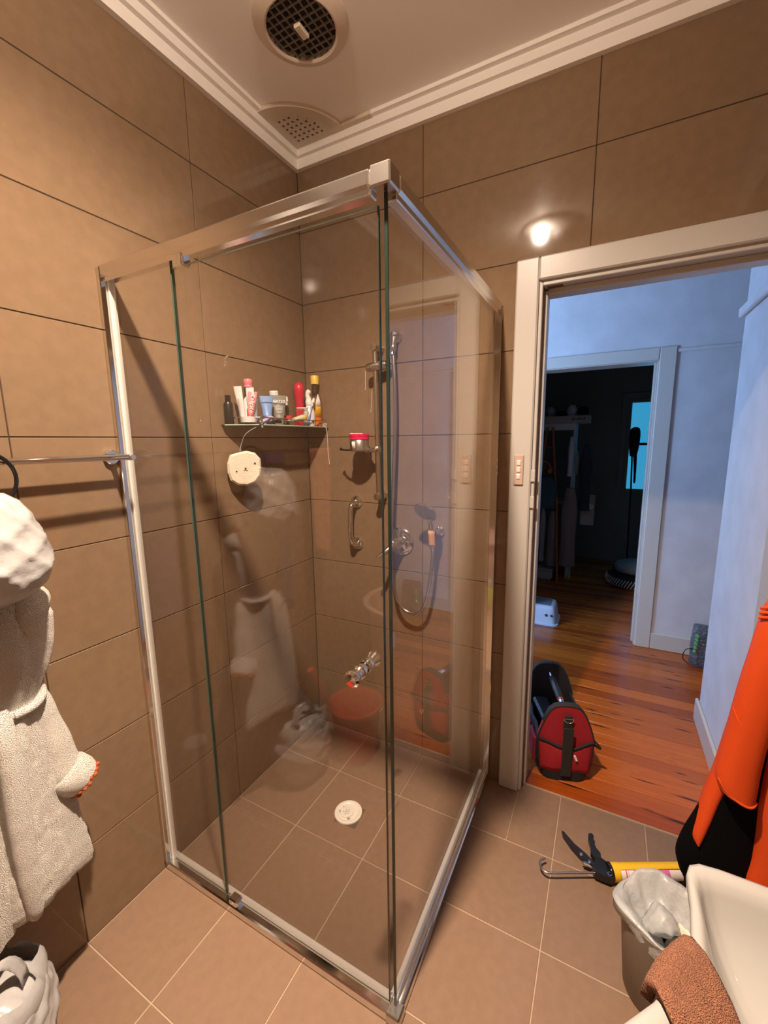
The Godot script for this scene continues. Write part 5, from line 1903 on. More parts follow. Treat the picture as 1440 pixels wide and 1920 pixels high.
func caulking_gun() -> void:
	# lies on its side; local x runs from the hook to the nozzle
	var base := Vector3(1.385, 0.0, 0.248)
	var ax := Vector3(1.0, 0.0, -0.52).normalized()
	var t := thing("caulking_gun", "yellow and black caulking gun lying on the floor tiles", "caulking gun", base, "", atan2(0.52, 1.0))
	# local frame: +x along the barrel, +z towards the camera, y up; trigger points -z
	var y := 0.027
	var st := mb()
	# half-round yellow cradle, open on its upper front side
	var rings := []
	for x in [0.008, 0.012, 0.235, 0.242]:
		var ring := PackedVector3Array()
		for k in 17:
			var a := deg_to_rad(62.0) + deg_to_rad(196.0) * k / 16.0
			ring.append(Vector3(x, y + 0.0265 * sin(a), 0.0265 * cos(a)))
		for k in 17:
			var a := deg_to_rad(62.0) + deg_to_rad(196.0) * (16 - k) / 16.0
			ring.append(Vector3(x, y + 0.0250 * sin(a), 0.0250 * cos(a)))
		rings.append(ring)
	loft(st, rings, true, true, [1, 2])
	part(t, "cradle", st, "gun_yellow", true)
	st = mb()
	lathe(st, [Vector2(0.0255, 0.0), Vector2(0.0272, 0.002), Vector2(0.0272, 0.024), Vector2(0.0255, 0.026)], along(Vector3(0.004, y, 0), Vector3(1, 0, 0)), 28)
	part(t, "end_collar", st, "gun_yellow", true)
	st = mb()
	lathe(st, [Vector2(0.0255, 0.0), Vector2(0.0272, 0.001), Vector2(0.0272, 0.010), Vector2(0.0001, 0.010)], along(Vector3(0.240, y, 0), Vector3(1, 0, 0)), 28)
	part(t, "front_plate", st, "gun_yellow", true)
	# cartridge
	st = mb()
	lathe(st, [Vector2(0.0001, 0.0), Vector2(0.0238, 0.0), Vector2(0.0242, 0.002), Vector2(0.0242, 0.208), Vector2(0.0001, 0.208)], along(Vector3(0.030, y, 0), Vector3(1, 0, 0)), 32)
	var cg := part(t, "cartridge", st, "cartridge_white", true)
	st = mb()
	lathe(st, [Vector2(0.0244, 0.0), Vector2(0.0245, 0.0005), Vector2(0.0245, 0.118), Vector2(0.0244, 0.1185)], along(Vector3(0.074, y, 0), Vector3(1, 0, 0)), 32)
	part(cg, "pink_label", st, "cartridge_pink", true)
	for q in [[0.046, 0.0035, "print_red"], [0.054, 0.0015, "cartridge_pink"], [0.110, 0.002, "print_dark"], [0.114, 0.001, "print_white"], [0.160, 0.0015, "print_dark"]]:
		st = mb()
		lathe(st, [Vector2(0.0246, 0.0), Vector2(0.0247, 0.0002), Vector2(0.0247, q[1]), Vector2(0.0246, q[1])], along(Vector3(q[0], y, 0), Vector3(1, 0, 0)), 32)
		part(cg, "label_band", st, q[2], true)
	st = mb()
	tube(st, [Vector3(0.250, y, 0), Vector3(0.300, y, 0), Vector3(0.330, y, 0)], [0.009, 0.006, 0.003], 12)
	part(t, "nozzle", st, "cartridge_white", true)
	# black body
	st = mb()
	var poly := PackedVector2Array([Vector2(0.006, 0.027), Vector2(-0.012, 0.030), Vector2(-0.036, 0.018), Vector2(-0.052, 0.008), Vector2(-0.052, -0.010), Vector2(-0.040, -0.018), Vector2(-0.030, -0.040), Vector2(-0.008, -0.040), Vector2(0.002, -0.027)])
	slab(st, poly, 0.026, Transform3D(Basis(Vector3(1, 0, 0), Vector3(0, 0, 1), Vector3(0, 1, 0)), Vector3(0, y - 0.013, 0)), 0.003)
	lathe(st, [Vector2(0.0001, -0.003), Vector2(0.0275, -0.003), Vector2(0.029, 0.0), Vector2(0.029, 0.006), Vector2(0.0001, 0.006)], along(Vector3(0, y, 0), Vector3(1, 0, 0)), 28)
	part(t, "body", st, "black_gloss", true)
	st = mb()
	lathe(st, [Vector2(0.0045, 0.0), Vector2(0.0075, 0.001), Vector2(0.0075, 0.003), Vector2(0.0045, 0.003)], at(Vector3(-0.008, y + 0.0125, 0.018)), 16)
	part(t, "eyelet", st, "brushed_steel", true)
	# fixed handle and trigger
	st = mb()
	slab(st, PackedVector2Array([Vector2(-0.025, -0.036), Vector2(-0.008, -0.038), Vector2(0.001, -0.060), Vector2(-0.005, -0.082), Vector2(-0.001, -0.112), Vector2(0.009, -0.126), Vector2(0.007, -0.137), Vector2(-0.006, -0.136), Vector2(-0.015, -0.120), Vector2(-0.021, -0.088), Vector2(-0.033, -0.062)]), 0.016, Transform3D(Basis(Vector3(1, 0, 0), Vector3(0, 0, 1), Vector3(0, 1, 0)), Vector3(0, y - 0.008, 0)), 0.003)
	part(t, "handle", st, "black_plastic", true)
	st = mb()
	slab(st, PackedVector2Array([Vector2(-0.034, -0.020), Vector2(-0.046, -0.016), Vector2(-0.068, -0.048), Vector2(-0.089, -0.098), Vector2(-0.099, -0.142), Vector2(-0.099, -0.152), Vector2(-0.092, -0.146), Vector2(-0.075, -0.100), Vector2(-0.049, -0.060), Vector2(-0.041, -0.042)]), 0.012, Transform3D(Basis(Vector3(1, 0, 0), Vector3(0, 0, 1), Vector3(0, 1, 0)), Vector3(0, y - 0.006, 0)), 0.002)
	var tr := part(t, "trigger", st, "black_plastic", true)
	for q in [[-0.068, -0.058], [-0.052, -0.030]]:
		st = mb()
		lathe(st, [Vector2(0.006, 0.0), Vector2(0.006, 0.003), Vector2(0.0045, 0.0045), Vector2(0.0001, 0.0045)], at(Vector3(q[0], y + 0.005, q[1])), 14)
		part(tr, "rivet", st, "brushed_steel", true)
	st = mb()
	slab(st, PackedVector2Array([Vector2(-0.050, -0.014), Vector2(-0.074, -0.026), Vector2(-0.076, -0.038), Vector2(-0.060, -0.034)]), 0.010, Transform3D(Basis(Vector3(1, 0, 0), Vector3(0, 0, 1), Vector3(0, 1, 0)), Vector3(0, y - 0.005, 0)), 0.002)
	part(t, "release_catch", st, "brushed_steel", true)
	# push rod with its hooked end
	st = mb()
	tube(st, smooth_path([Vector3(-0.040, y, 0.002), Vector3(-0.12, y, 0.002), Vector3(-0.196, y, 0.002), Vector3(-0.216, y, -0.004), Vector3(-0.224, y, -0.022), Vector3(-0.216, y, -0.042), Vector3(-0.198, y, -0.050)], 7), 0.0036, 12)
	part(t, "push_rod", st, "worn_chrome", true)

# ---------------------------------------------------------------- basin, cloth, jacket, switch
func vanity_things() -> void:
	var half := [Vector2(1.846, 0.972), Vector2(1.66, 0.972), Vector2(1.475, 0.972), Vector2(1.450, 0.975), Vector2(1.437, 0.984), Vector2(1.432, 1.000), Vector2(1.430, 1.05), Vector2(1.424, 1.10), Vector2(1.406, 1.145), Vector2(1.375, 1.192), Vector2(1.336, 1.238), Vector2(1.302, 1.287), Vector2(1.280, 1.338), Vector2(1.272, 1.39)]
	var outline := half.duplicate()
	for k in range(half.size() - 2, -1, -1):
		outline.append(Vector2(half[k].x, 2.78 - half[k].y))
	# finer outline
	var fine := []
	for k in outline.size():
		var a: Vector2 = outline[k]
		var b: Vector2 = outline[(k + 1) % outline.size()]
		for i in 3:
			fine.append(a.lerp(b, i / 3.0))
	var cen := Vector2(1.62, 1.39)
	var layer := func(y: float, inset: float) -> PackedVector3Array:
		var p := PackedVector3Array()
		for q in fine:
			var d: Vector2 = cen - q
			var r: Vector2 = q + d.normalized() * minf(inset, d.length() * 0.92)
			p.append(Vector3(minf(r.x, 1.846), y, r.y))
		return p
	var t := thing("basin", "white ceramic basin with a bowed front on the right wall", "basin", Vector3(1.62, 0.70, 1.39))
	var st := mb()
	loft(st, [layer.call(0.70, 0.075), layer.call(0.745, 0.045), layer.call(0.79, 0.018), layer.call(0.825, 0.004), layer.call(0.840, 0.0), layer.call(0.848, 0.002), layer.call(0.8505, 0.008), layer.call(0.8500, 0.018), layer.call(0.846, 0.026), layer.call(0.835, 0.034), layer.call(0.815, 0.046), layer.call(0.790, 0.070), layer.call(0.768, 0.110), layer.call(0.756, 0.17), layer.call(0.752, 0.25)])
	part(t, "bowl", st, "ceramic")
	st = mb()
	lathe(st, [Vector2(0.0001, 0.755), Vector2(0.020, 0.755), Vector2(0.022, 0.752)], at(Vector3(1.62, 0.0, 1.39)), 24)
	part(t, "waste", st, "chrome")
	st = mb()
	lathe(st, [Vector2(0.030, 0.85), Vector2(0.026, 0.856), Vector2(0.024, 0.93), Vector2(0.020, 0.94), Vector2(0.0001, 0.941)], at(Vector3(1.80, 0.0, 1.39)), 24)
	tube(st, smooth_path([Vector3(1.80, 0.915, 1.39), Vector3(1.74, 0.93, 1.39), Vector3(1.69, 0.915, 1.39)], 5), 0.012, 12)
	part(t, "tap", st, "chrome")
	# washcloth over the rim
	st = mb()
	noise.seed = 77
	var rows := []
	var prof := [[-0.013, 0.828], [-0.013, 0.840], [-0.010, 0.851], [-0.002, 0.859], [0.012, 0.863], [0.030, 0.861], [0.050, 0.852], [0.070, 0.838], [0.094, 0.822], [0.120, 0.808], [0.150, 0.796], [0.18, 0.788]]
	var pa := Vector2(1.424, 1.116)
	var pb := Vector2(1.378, 1.190)
	var nin := Vector2(0.50, 0.866)
	for k in prof.size():
		var row := []
		for j in 24:
			var s := j / 23.0
			var p: Vector2 = pa.lerp(pb, s) + nin * prof[k][0] + Vector2(-0.018, -0.004) * sin(s * PI) * 0.2
			var w := noise.get_noise_2d(s * 3.0, k * 0.45) * 0.004
			row.append(Vector3(p.x, prof[k][1] + w + 0.004 * sin(s * PI), p.y))
		rows.append(row)
	sheet(st, rows, 0.012)
	single("washcloth", st, "brown_terry", "terracotta terry washcloth draped over the rim of the basin", "washcloth", Vector3(1.40, 0.80, 1.16))
	jacket()
	# light switch on the architrave
	t = thing("light_switch", "narrow pinkish three-rocker light switch on the door frame", "light switch", Vector3(0.997, 1.365, 0.020))
	st = mb()
	span(st, Vector3(0.980, 1.308, 0.020), Vector3(1.014, 1.422, 0.027), 0.003)
	part(t, "plate", st, "switch_plate")
	for y in [1.392, 1.366, 1.340]:
		st = mb()
		box(st, Vector3(0.997, y, 0.0285), Vector3(0.016, 0.020, 0.005), 0.0022, Basis(Vector3.RIGHT, 0.16))
		part(t, "rocker", st, "white_plastic")

func puffed(rows: Array, dz: float, n := 22, back := 0.6) -> Array:
	var rings := []
	for q in rows:
		var a: Vector3 = q[0]
		var b: Vector3 = q[1]
		var c := (a + b) * 0.5
		var h := (b - a) * 0.5
		var ring := PackedVector3Array()
		for i in n:
			var t := -TAU * i / n
			var cz := sin(t)
			var cx := cos(t)
			cx = signf(cx) * pow(absf(cx), 0.75)
			ring.append(c + h * cx + Vector3(0, 0, cz * dz * (1.0 if cz > 0.0 else back)))
		rings.append(ring)
	return rings

# more rows between those given
func denser(rows: Array, per := 4) -> Array:
	var a := []
	var b := []
	for q in rows:
		a.append(q[0])
		b.append(q[1])
	var pa := smooth_path(a, per)
	var pb := smooth_path(b, per)
	var out := []
	for k in pa.size():
		out.append([pa[k], pb[k]])
	return out

func jacket() -> void:
	var t := thing("jacket", "orange and black neoprene jacket hanging between the doorway and the basin", "jacket", Vector3(1.70, 0.05, 0.36))
	var st := mb()
	loft(st, puffed(denser([[Vector3(1.590, 0.042, 0.350), Vector3(1.700, 0.060, 0.350)], [Vector3(1.556, 0.090, 0.350), Vector3(1.710, 0.151, 0.350)], [Vector3(1.550, 0.150, 0.350), Vector3(1.72, 0.209, 0.350)], [Vector3(1.566, 0.205, 0.350), Vector3(1.72, 0.256, 0.350)], [Vector3(1.551, 0.243, 0.350), Vector3(1.72, 0.299, 0.350)], [Vector3(1.537, 0.300, 0.350), Vector3(1.72, 0.350, 0.350)], [Vector3(1.547, 0.368, 0.350), Vector3(1.72, 0.417, 0.350)], [Vector3(1.568, 0.439, 0.350), Vector3(1.72, 0.483, 0.350)], [Vector3(1.591, 0.517, 0.350), Vector3(1.72, 0.547, 0.350)], [Vector3(1.612, 0.59, 0.350), Vector3(1.72, 0.625, 0.350)], [Vector3(1.630, 0.68, 0.350), Vector3(1.73, 0.70, 0.350)]]), 0.030))
	part(t, "black_panel", st, "black_neoprene")
	st = mb()
	loft(st, puffed(denser([[Vector3(1.577, 0.359, 0.352), Vector3(1.587, 0.362, 0.356)], [Vector3(1.565, 0.381, 0.350), Vector3(1.596, 0.386, 0.358)], [Vector3(1.573, 0.442, 0.348), Vector3(1.609, 0.448, 0.358)], [Vector3(1.586, 0.520, 0.346), Vector3(1.622, 0.513, 0.356)], [Vector3(1.599, 0.592, 0.346), Vector3(1.640, 0.580, 0.354)], [Vector3(1.609, 0.669, 0.346), Vector3(1.660, 0.665, 0.354)], [Vector3(1.620, 0.752, 0.346), Vector3(1.670, 0.756, 0.354)]]), 0.030))
	part(t, "hem_panel", st, "orange_neoprene")
	st = mb()
	loft(st, puffed(denser([[Vector3(1.693, 0.120, 0.365), Vector3(1.797, 0.140, 0.365)], [Vector3(1.693, 0.229, 0.365), Vector3(1.797, 0.256, 0.365)], [Vector3(1.690, 0.304, 0.365), Vector3(1.798, 0.339, 0.365)], [Vector3(1.697, 0.367, 0.365), Vector3(1.80, 0.418, 0.365)], [Vector3(1.696, 0.449, 0.365), Vector3(1.80, 0.492, 0.365)], [Vector3(1.692, 0.560, 0.365), Vector3(1.80, 0.595, 0.365)], [Vector3(1.693, 0.638, 0.365), Vector3(1.80, 0.665, 0.365)], [Vector3(1.695, 0.723, 0.365), Vector3(1.80, 0.750, 0.365)], [Vector3(1.69, 0.90, 0.36), Vector3(1.81, 0.92, 0.36)], [Vector3(1.70, 1.08, 0.36), Vector3(1.81, 1.10, 0.36)], [Vector3(1.75, 1.19, 0.36), Vector3(1.81, 1.20, 0.36)]]), 0.036))
	part(t, "body", st, "orange_neoprene")
	st = mb()
	loft(st, puffed(denser([[Vector3(1.606, 0.568, 0.385), Vector3(1.681, 0.545, 0.388)], [Vector3(1.597, 0.592, 0.383), Vector3(1.683, 0.565, 0.388)], [Vector3(1.597, 0.618, 0.381), Vector3(1.684, 0.600, 0.388)], [Vector3(1.600, 0.645, 0.380), Vector3(1.685, 0.646, 0.388)], [Vector3(1.607, 0.718, 0.378), Vector3(1.690, 0.728, 0.390)], [Vector3(1.614, 0.796, 0.378), Vector3(1.697, 0.817, 0.392)], [Vector3(1.623, 0.880, 0.378), Vector3(1.705, 0.903, 0.392)], [Vector3(1.634, 0.961, 0.378), Vector3(1.712, 0.987, 0.390)], [Vector3(1.643, 1.033, 0.378), Vector3(1.72, 1.061, 0.388)], [Vector3(1.660, 1.099, 0.376), Vector3(1.735, 1.12, 0.384)], [Vector3(1.700, 1.165, 0.372), Vector3(1.77, 1.18, 0.376)], [Vector3(1.750, 1.20, 0.366), Vector3(1.80, 1.205, 0.366)]]), 0.038))
	var sl := part(t, "sleeve", st, "orange_neoprene")
	# raised seams: hem of the sleeve and a short one across it
	st = mb()
	tube(st, smooth_path([Vector3(1.600, 0.598, 0.402), Vector3(1.618, 0.574, 0.415), Vector3(1.645, 0.558, 0.424), Vector3(1.668, 0.552, 0.420), Vector3(1.683, 0.556, 0.400)], 5), 0.0032, 8)
	tube(st, smooth_path([Vector3(1.613, 0.80, 0.392), Vector3(1.622, 0.775, 0.406), Vector3(1.634, 0.757, 0.415)], 5), 0.0022, 8)
	part(sl, "seam", st, "orange_neoprene")
	for k in 3:
		st = mb()
		tube(st, smooth_path([Vector3(1.640, 1.045 + k * 0.012, 0.392), Vector3(1.665, 1.058 + k * 0.013, 0.418), Vector3(1.70, 1.068 + k * 0.014, 0.424)], 5), 0.004, 8)
		part(sl, "ruched_band", st, "orange_neoprene")
	st = mb()
	tube(st, smooth_path([Vector3(1.78, 1.19, 0.36), Vector3(1.785, 1.25, 0.36), Vector3(1.80, 1.265, 0.36), Vector3(1.82, 1.252, 0.36)], 6), 0.003, 8)
	part(t, "hanging_loop", st, "black_webbing")
	t = thing("wall_hook", "small chrome hook on the right wall holding the orange jacket", "hook", Vector3(1.85, 1.25, 0.36))
	st = mb()
	lathe(st, [Vector2(0.016, 0.0), Vector2(0.016, 0.006), Vector2(0.0001, 0.007)], along(Vector3(1.85, 1.25, 0.36), Vector3(-1, 0, 0)), 20)
	part(t, "back_plate", st, "chrome")
	st = mb()
	tube(st, smooth_path([Vector3(1.846, 1.25, 0.36), Vector3(1.825, 1.246, 0.36), Vector3(1.808, 1.250, 0.36), Vector3(1.802, 1.268, 0.36)], 5), 0.004, 10)
	part(t, "peg", st, "chrome")

# ---------------------------------------------------------------- in the hall
func hall_things() -> void:
	tool_bag()
	# step stool with two dots
	var t := thing("step_stool", "small white plastic step stool with two dots just inside the dark room", "stool", Vector3(0.84, 0, -1.90))
	var st := mb()
	var rings := []
	for q in [[0.0, 0.182, 0.142], [0.010, 0.182, 0.142], [0.012, 0.170, 0.130], [0.03, 0.167, 0.126], [0.12, 0.155, 0.112], [0.138, 0.150, 0.106], [0.148, 0.140, 0.097], [0.150, 0.10, 0.07], [0.150, 0.01, 0.01]]:
		var ring := PackedVector3Array()
		for i in 48:
			var a := -TAU * i / 48.0
			var cx := signf(cos(a)) * pow(absf(cos(a)), 0.28)
			var cz := signf(sin(a)) * pow(absf(sin(a)), 0.28)
			ring.append(Vector3(0.84 + cx * q[1], q[0], -1.90 + cz * q[2]))
		rings.append(ring)
	loft(st, rings, true, true, [1, 2])
	part(t, "stool_body", st, "stool_white")
	st = mb()
	box(st, Vector3(0.84, 0.1508, -1.90), Vector3(0.235, 0.002, 0.155), 0.0008)
	part(t, "grip_pad", st, "stool_grip")
	for x in [0.932, 0.972]:
		st = mb()
		lathe(st, [Vector2(0.0001, 0.0015), Vector2(0.0105, 0.001), Vector2(0.0105, -0.004)], along(Vector3(x, 0.082, -1.778 + 0.0), Vector3(0, 0.12, 1)), 20)
		part(t, "dot", st, "print_dark")
	# packaged item against the end of the wall
	t = thing("plastic_package", "clear glossy plastic package with green print by the hall skirting", "package", Vector3(1.93, 0, -1.56))
	st = mb()
	rings = []
	for q in [[0.0, 0.075, 0.045], [0.02, 0.088, 0.056], [0.08, 0.090, 0.058], [0.16, 0.088, 0.052], [0.23, 0.086, 0.044], [0.268, 0.084, 0.030], [0.282, 0.082, 0.010]]:
		var ring := PackedVector3Array()
		for i in 40:
			var a := -TAU * i / 40.0
			ring.append(Vector3(1.935 + signf(cos(a)) * pow(absf(cos(a)), 0.5) * q[1], q[0], -1.56 + signf(sin(a)) * pow(absf(sin(a)), 0.5) * q[2]))
		rings.append(ring)
	crumple(rings, 0.012, 16.0, 91)
	for k in rings.size():
		for i in rings[k].size():
			rings[k][i].y = maxf(rings[k][i].y, 0.0)
	loft(st, rings)
	part(t, "package_film", st, "clear_pack")
	st = mb()
	for k in 5:
		box(st, Vector3(1.862 + 0.002 * k, 0.12 + k * 0.026, -1.496), Vector3(0.016, 0.020, 0.003), 0.001, Basis(Vector3.UP, -0.4) * Basis(Vector3.BACK, 0.25 * (k % 2)))
	part(t, "green_print", st, "green_print")
	st = mb()
	tube(st, smooth_path([Vector3(1.86, 0.125, -1.52), Vector3(1.825, 0.118, -1.515), Vector3(1.808, 0.085, -1.51), Vector3(1.812, 0.045, -1.51), Vector3(1.845, 0.020, -1.51)], 6), 0.003, 8)
	part(t, "cord_loop", st, "black_plastic")

func tool_bag() -> void:
	# local axes: z towards the camera, near end panel at z = 0, open top
	var t := thing("tool_bag", "open red and black canvas tool bag standing on the timber floor in the doorway", "tool bag", Vector3(1.208, 0.0, -0.146), "", atan2(0.31, 0.95))
	var L := 0.38
	var st := mb()
	var foot := []
	for q in [[0.0, 0.098], [0.010, 0.106], [0.045, 0.110], [0.052, 0.108]]:
		var ring := PackedVector3Array()
		for i in 40:
			var a := -TAU * i / 40.0
			ring.append(Vector3(signf(cos(a)) * pow(absf(cos(a)), 0.35) * q[1], q[0], -L * 0.5 + signf(sin(a)) * pow(absf(sin(a)), 0.35) * (L * 0.5 + 0.012 * (q[1] / 0.11))))
		foot.append(ring)
	loft(st, foot)
	part(t, "base", st, "black_canvas", true)
	var outline := PackedVector2Array([Vector2(-0.100, 0.040), Vector2(-0.108, 0.10), Vector2(-0.113, 0.17), Vector2(-0.113, 0.205), Vector2(-0.095, 0.265), Vector2(-0.072, 0.318), Vector2(-0.050, 0.342), Vector2(-0.020, 0.350), Vector2(0.020, 0.350), Vector2(0.050, 0.342), Vector2(0.072, 0.318), Vector2(0.095, 0.265), Vector2(0.113, 0.205), Vector2(0.113, 0.17), Vector2(0.108, 0.10), Vector2(0.100, 0.040)])
	for e in 2:
		st = mb()
		var z := -0.026 if e == 0 else -L
		slab(st, outline, 0.026, Transform3D(Basis(), Vector3(0, 0, z)), 0.004)
		var pn := part(t, "end_panel", st, "red_canvas" if e == 0 else "black_canvas", true)
		st = mb()
		var pts := []
		for p in outline:
			pts.append(Vector3(p.x, p.y, z + (0.025 if e == 0 else 0.022)))
		tube(st, smooth_path(pts, 3), 0.0036, 8)
		part(pn, "piping", st, "black_webbing", true)
		st = mb()
		var rim := []
		for p in outline:
			if p.y > 0.26:
				rim.append(Vector3(p.x * 1.0, p.y + 0.002, z + 0.010))
		var rows := [[], []]
		for k in rim.size():
			rows[0].append(rim[k] + Vector3(0, 0, 0.012))
			rows[1].append(rim[k] + Vector3(0, 0, -0.012))
		sheet(st, rows, 0.003)
		part(pn, "top_binding", st, "black_webbing", true)
	# near panel: pocket with a V-shaped mouth, webbing, ring, tag
	st = mb()
	var rows := []
	for r in 8:
		var f := r / 7.0
		var row := []
		for c in 13:
			var g := c / 6.0 - 1.0
			var top := 0.155 + 0.040 * absf(g) - (0.012 if g > 0.0 else 0.0) * (1.0 - absf(g))
			var y := lerpf(0.046, top, f)
			var hw := lerpf(0.100, 0.112, f)
			row.append(Vector3(g * hw, y, 0.004 + 0.014 * (1.0 - g * g) * sin(0.5 + f * 2.2) + 0.002 * sin(g * 9.0 + f * 4.0)))
		rows.append(row)
	sheet(st, rows, 0.004)
	var pk := part(t, "end_pocket", st, "red_canvas", true)
	st = mb()
	var edge := []
	for c in 13:
		edge.append(rows[7][c] + Vector3(0, 0, 0.001))
	rows = [[], []]
	for p in edge:
		rows[0].append(p + Vector3(0, 0.008, 0.001))
		rows[1].append(p + Vector3(0, -0.008, 0.003))
	sheet(st, rows, 0.003)
	part(pk, "pocket_binding", st, "black_webbing", true)
	st = mb()
	box(st, Vector3(0.002, 0.150, 0.0255), Vector3(0.042, 0.235, 0.004), 0.0015, Basis(Vector3.RIGHT, 0.03))
	box(st, Vector3(0.002, 0.274, 0.010), Vector3(0.036, 0.04, 0.005), 0.0015)
	part(t, "webbing_strap", st, "black_webbing", true)
	st = mb()
	var pts2 := []
	for k in 17:
		var a := PI + PI * k / 16.0
		pts2.append(Vector3(0.004 + 0.019 * cos(a), 0.300 + 0.019 * sin(a), 0.014))
	pts2.append(pts2[0])
	tube(st, pts2, 0.0022, 8, false)
	part(t, "d_ring", st, "chrome", true)
	st = mb()
	box(st, Vector3(0.004, 0.303, 0.010), Vector3(0.030, 0.022, 0.010), 0.003)
	part(t, "ring_tab", st, "black_webbing", true)
	st = mb()
	box(st, Vector3(0.037, 0.128, 0.026), Vector3(0.009, 0.030, 0.002), 0.0008, Basis(Vector3.BACK, 0.38))
	part(t, "zip_tag", st, "white_plastic", true)
	# long sides: red with a black band and small pockets
	for s in [-1.0, 1.0]:
		st = mb()
		rows = []
		for r in 7:
			var f := r / 6.0
			var row := []
			for c in 13:
				var g := c / 12.0
				row.append(Vector3(s * (0.104 + 0.008 * sin(f * PI) + 0.004 * sin(g * 18.0)), 0.045 + 0.165 * f - 0.02 * sin(g * PI) * f, -0.014 - (L - 0.024) * g))
			rows.append(row)
		sheet(st, rows, 0.006)
		part(t, "side_panel", st, "black_canvas", true)
		for q in [[-0.075, 0.095, 0.16], [-0.19, 0.085, 0.15], [-0.30, 0.085, 0.16]]:
			st = mb()
			box(st, Vector3(s * 0.120, q[2] * 0.5 + 0.03, q[0]), Vector3(0.016, q[2] - 0.04, q[1]), 0.006)
			part(t, "side_pocket", st, "red_canvas", true)
	st = mb()
	tube(st, smooth_path([Vector3(0.110, 0.19, -0.03), Vector3(0.130, 0.175, -0.024), Vector3(0.148, 0.155, -0.020), Vector3(0.142, 0.152, -0.022), Vector3(0.118, 0.165, -0.028)], 5), 0.005, 8)
	part(t, "strap_loop", st, "black_webbing", true)
	# handle bar and grip
	st = mb()
	tube(st, [Vector3(-0.006, 0.318, -0.010), Vector3(-0.006, 0.318, -L + 0.004)], 0.0105, 16)
	part(t, "handle_bar", st, "chrome", true)
	st = mb()
	tube(st, [Vector3(-0.006, 0.318, -0.10), Vector3(-0.006, 0.318, -0.105), Vector3(-0.006, 0.318, -0.275), Vector3(-0.006, 0.318, -0.28)], [0.011, 0.0155, 0.0155, 0.011], 16)
	part(t, "grip", st, "black_plastic", true)
	st = mb()
	tube(st, [Vector3(-0.006, 0.318, -0.093), Vector3(-0.006, 0.318, -0.101)], 0.0125, 16)
	part(t, "grip_ring", st, "red_piping", true)
	# what is in it
	for q in [["screwdriver", "black handled screwdriver standing in the tool bag beside the bar", "screwdriver", 0.030, -0.070, 0.21, 0.013], ["chisel", "black handled chisel near the right side of the tool bag", "chisel", 0.062, -0.120, 0.20, 0.014]]:
		var lt := Transform3D(Basis(Vector3.UP, t.rotation.y), t.position)
		var p: Vector3 = lt * Vector3(q[3], 0.056, q[4])
		var o := thing(q[0], q[1], q[2], p)
		st = mb()
		lathe(st, [Vector2(0.0001, q[5]), Vector2(q[6] * 0.8, q[5] - 0.004), Vector2(q[6], q[5] - 0.02), Vector2(q[6] * 0.8, q[5] - 0.06), Vector2(q[6], q[5] - 0.085), Vector2(0.005, q[5] - 0.09)], at(p), 16)
		part(o, "handle", st, "black_gloss")
		st = mb()
		lathe(st, [Vector2(0.004, q[5] - 0.088), Vector2(0.004, 0.004), Vector2(0.0001, 0.0)], at(p), 12)
		part(o, "blade", st, "brushed_steel")
	var lt2 := Transform3D(Basis(Vector3.UP, t.rotation.y), t.position)
	st = mb()
	var pc := lt2 * Vector3(-0.045, 0.056, -0.20)
	box(st, pc + Vector3(0, 0.075, 0), Vector3(0.07, 0.15, 0.20), 0.010, Basis(Vector3.UP, t.rotation.y + 0.1))
	single("tool_case", st, "black_plastic", "black case lying inside the tool bag", "case", pc)

# ---------------------------------------------------------------- in the dark room
func garment(called: String, label: String, m: String, x0: float, x1: float, y0: float, y1: float, z: float, folds: float, ph: float, group := "") -> void:
	var st := mb()
	var rings := []
	for k in 12:
		var f := k / 11.0
		var hw := (x1 - x0) * 0.5 * (0.45 + 0.55 * minf(1.0, f * 3.0)) * (0.92 + 0.08 * sin(f * 5.0 + ph))
		rings.append(fold_ring(Vector3((x0 + x1) * 0.5, lerpf(y1, y0, f), z), 0.001, 0.001, 36, folds, 0.0, ph))
		var ring := PackedVector3Array()
		for i in 36:
			var a := -TAU * i / 36.0
			var w := 1.0 + 0.18 * sin(folds * a + ph) * f
			ring.append(Vector3((x0 + x1) * 0.5 + cos(a) * hw * (1.0 + 0.05 * sin(ph + f * 6.0)), lerpf(y1, y0, f), z + sin(a) * 0.045 * w))
		rings[k] = ring
	loft(st, rings)
	single(called, st, m, label, "clothing", Vector3((x0 + x1) * 0.5, y0, z), group)

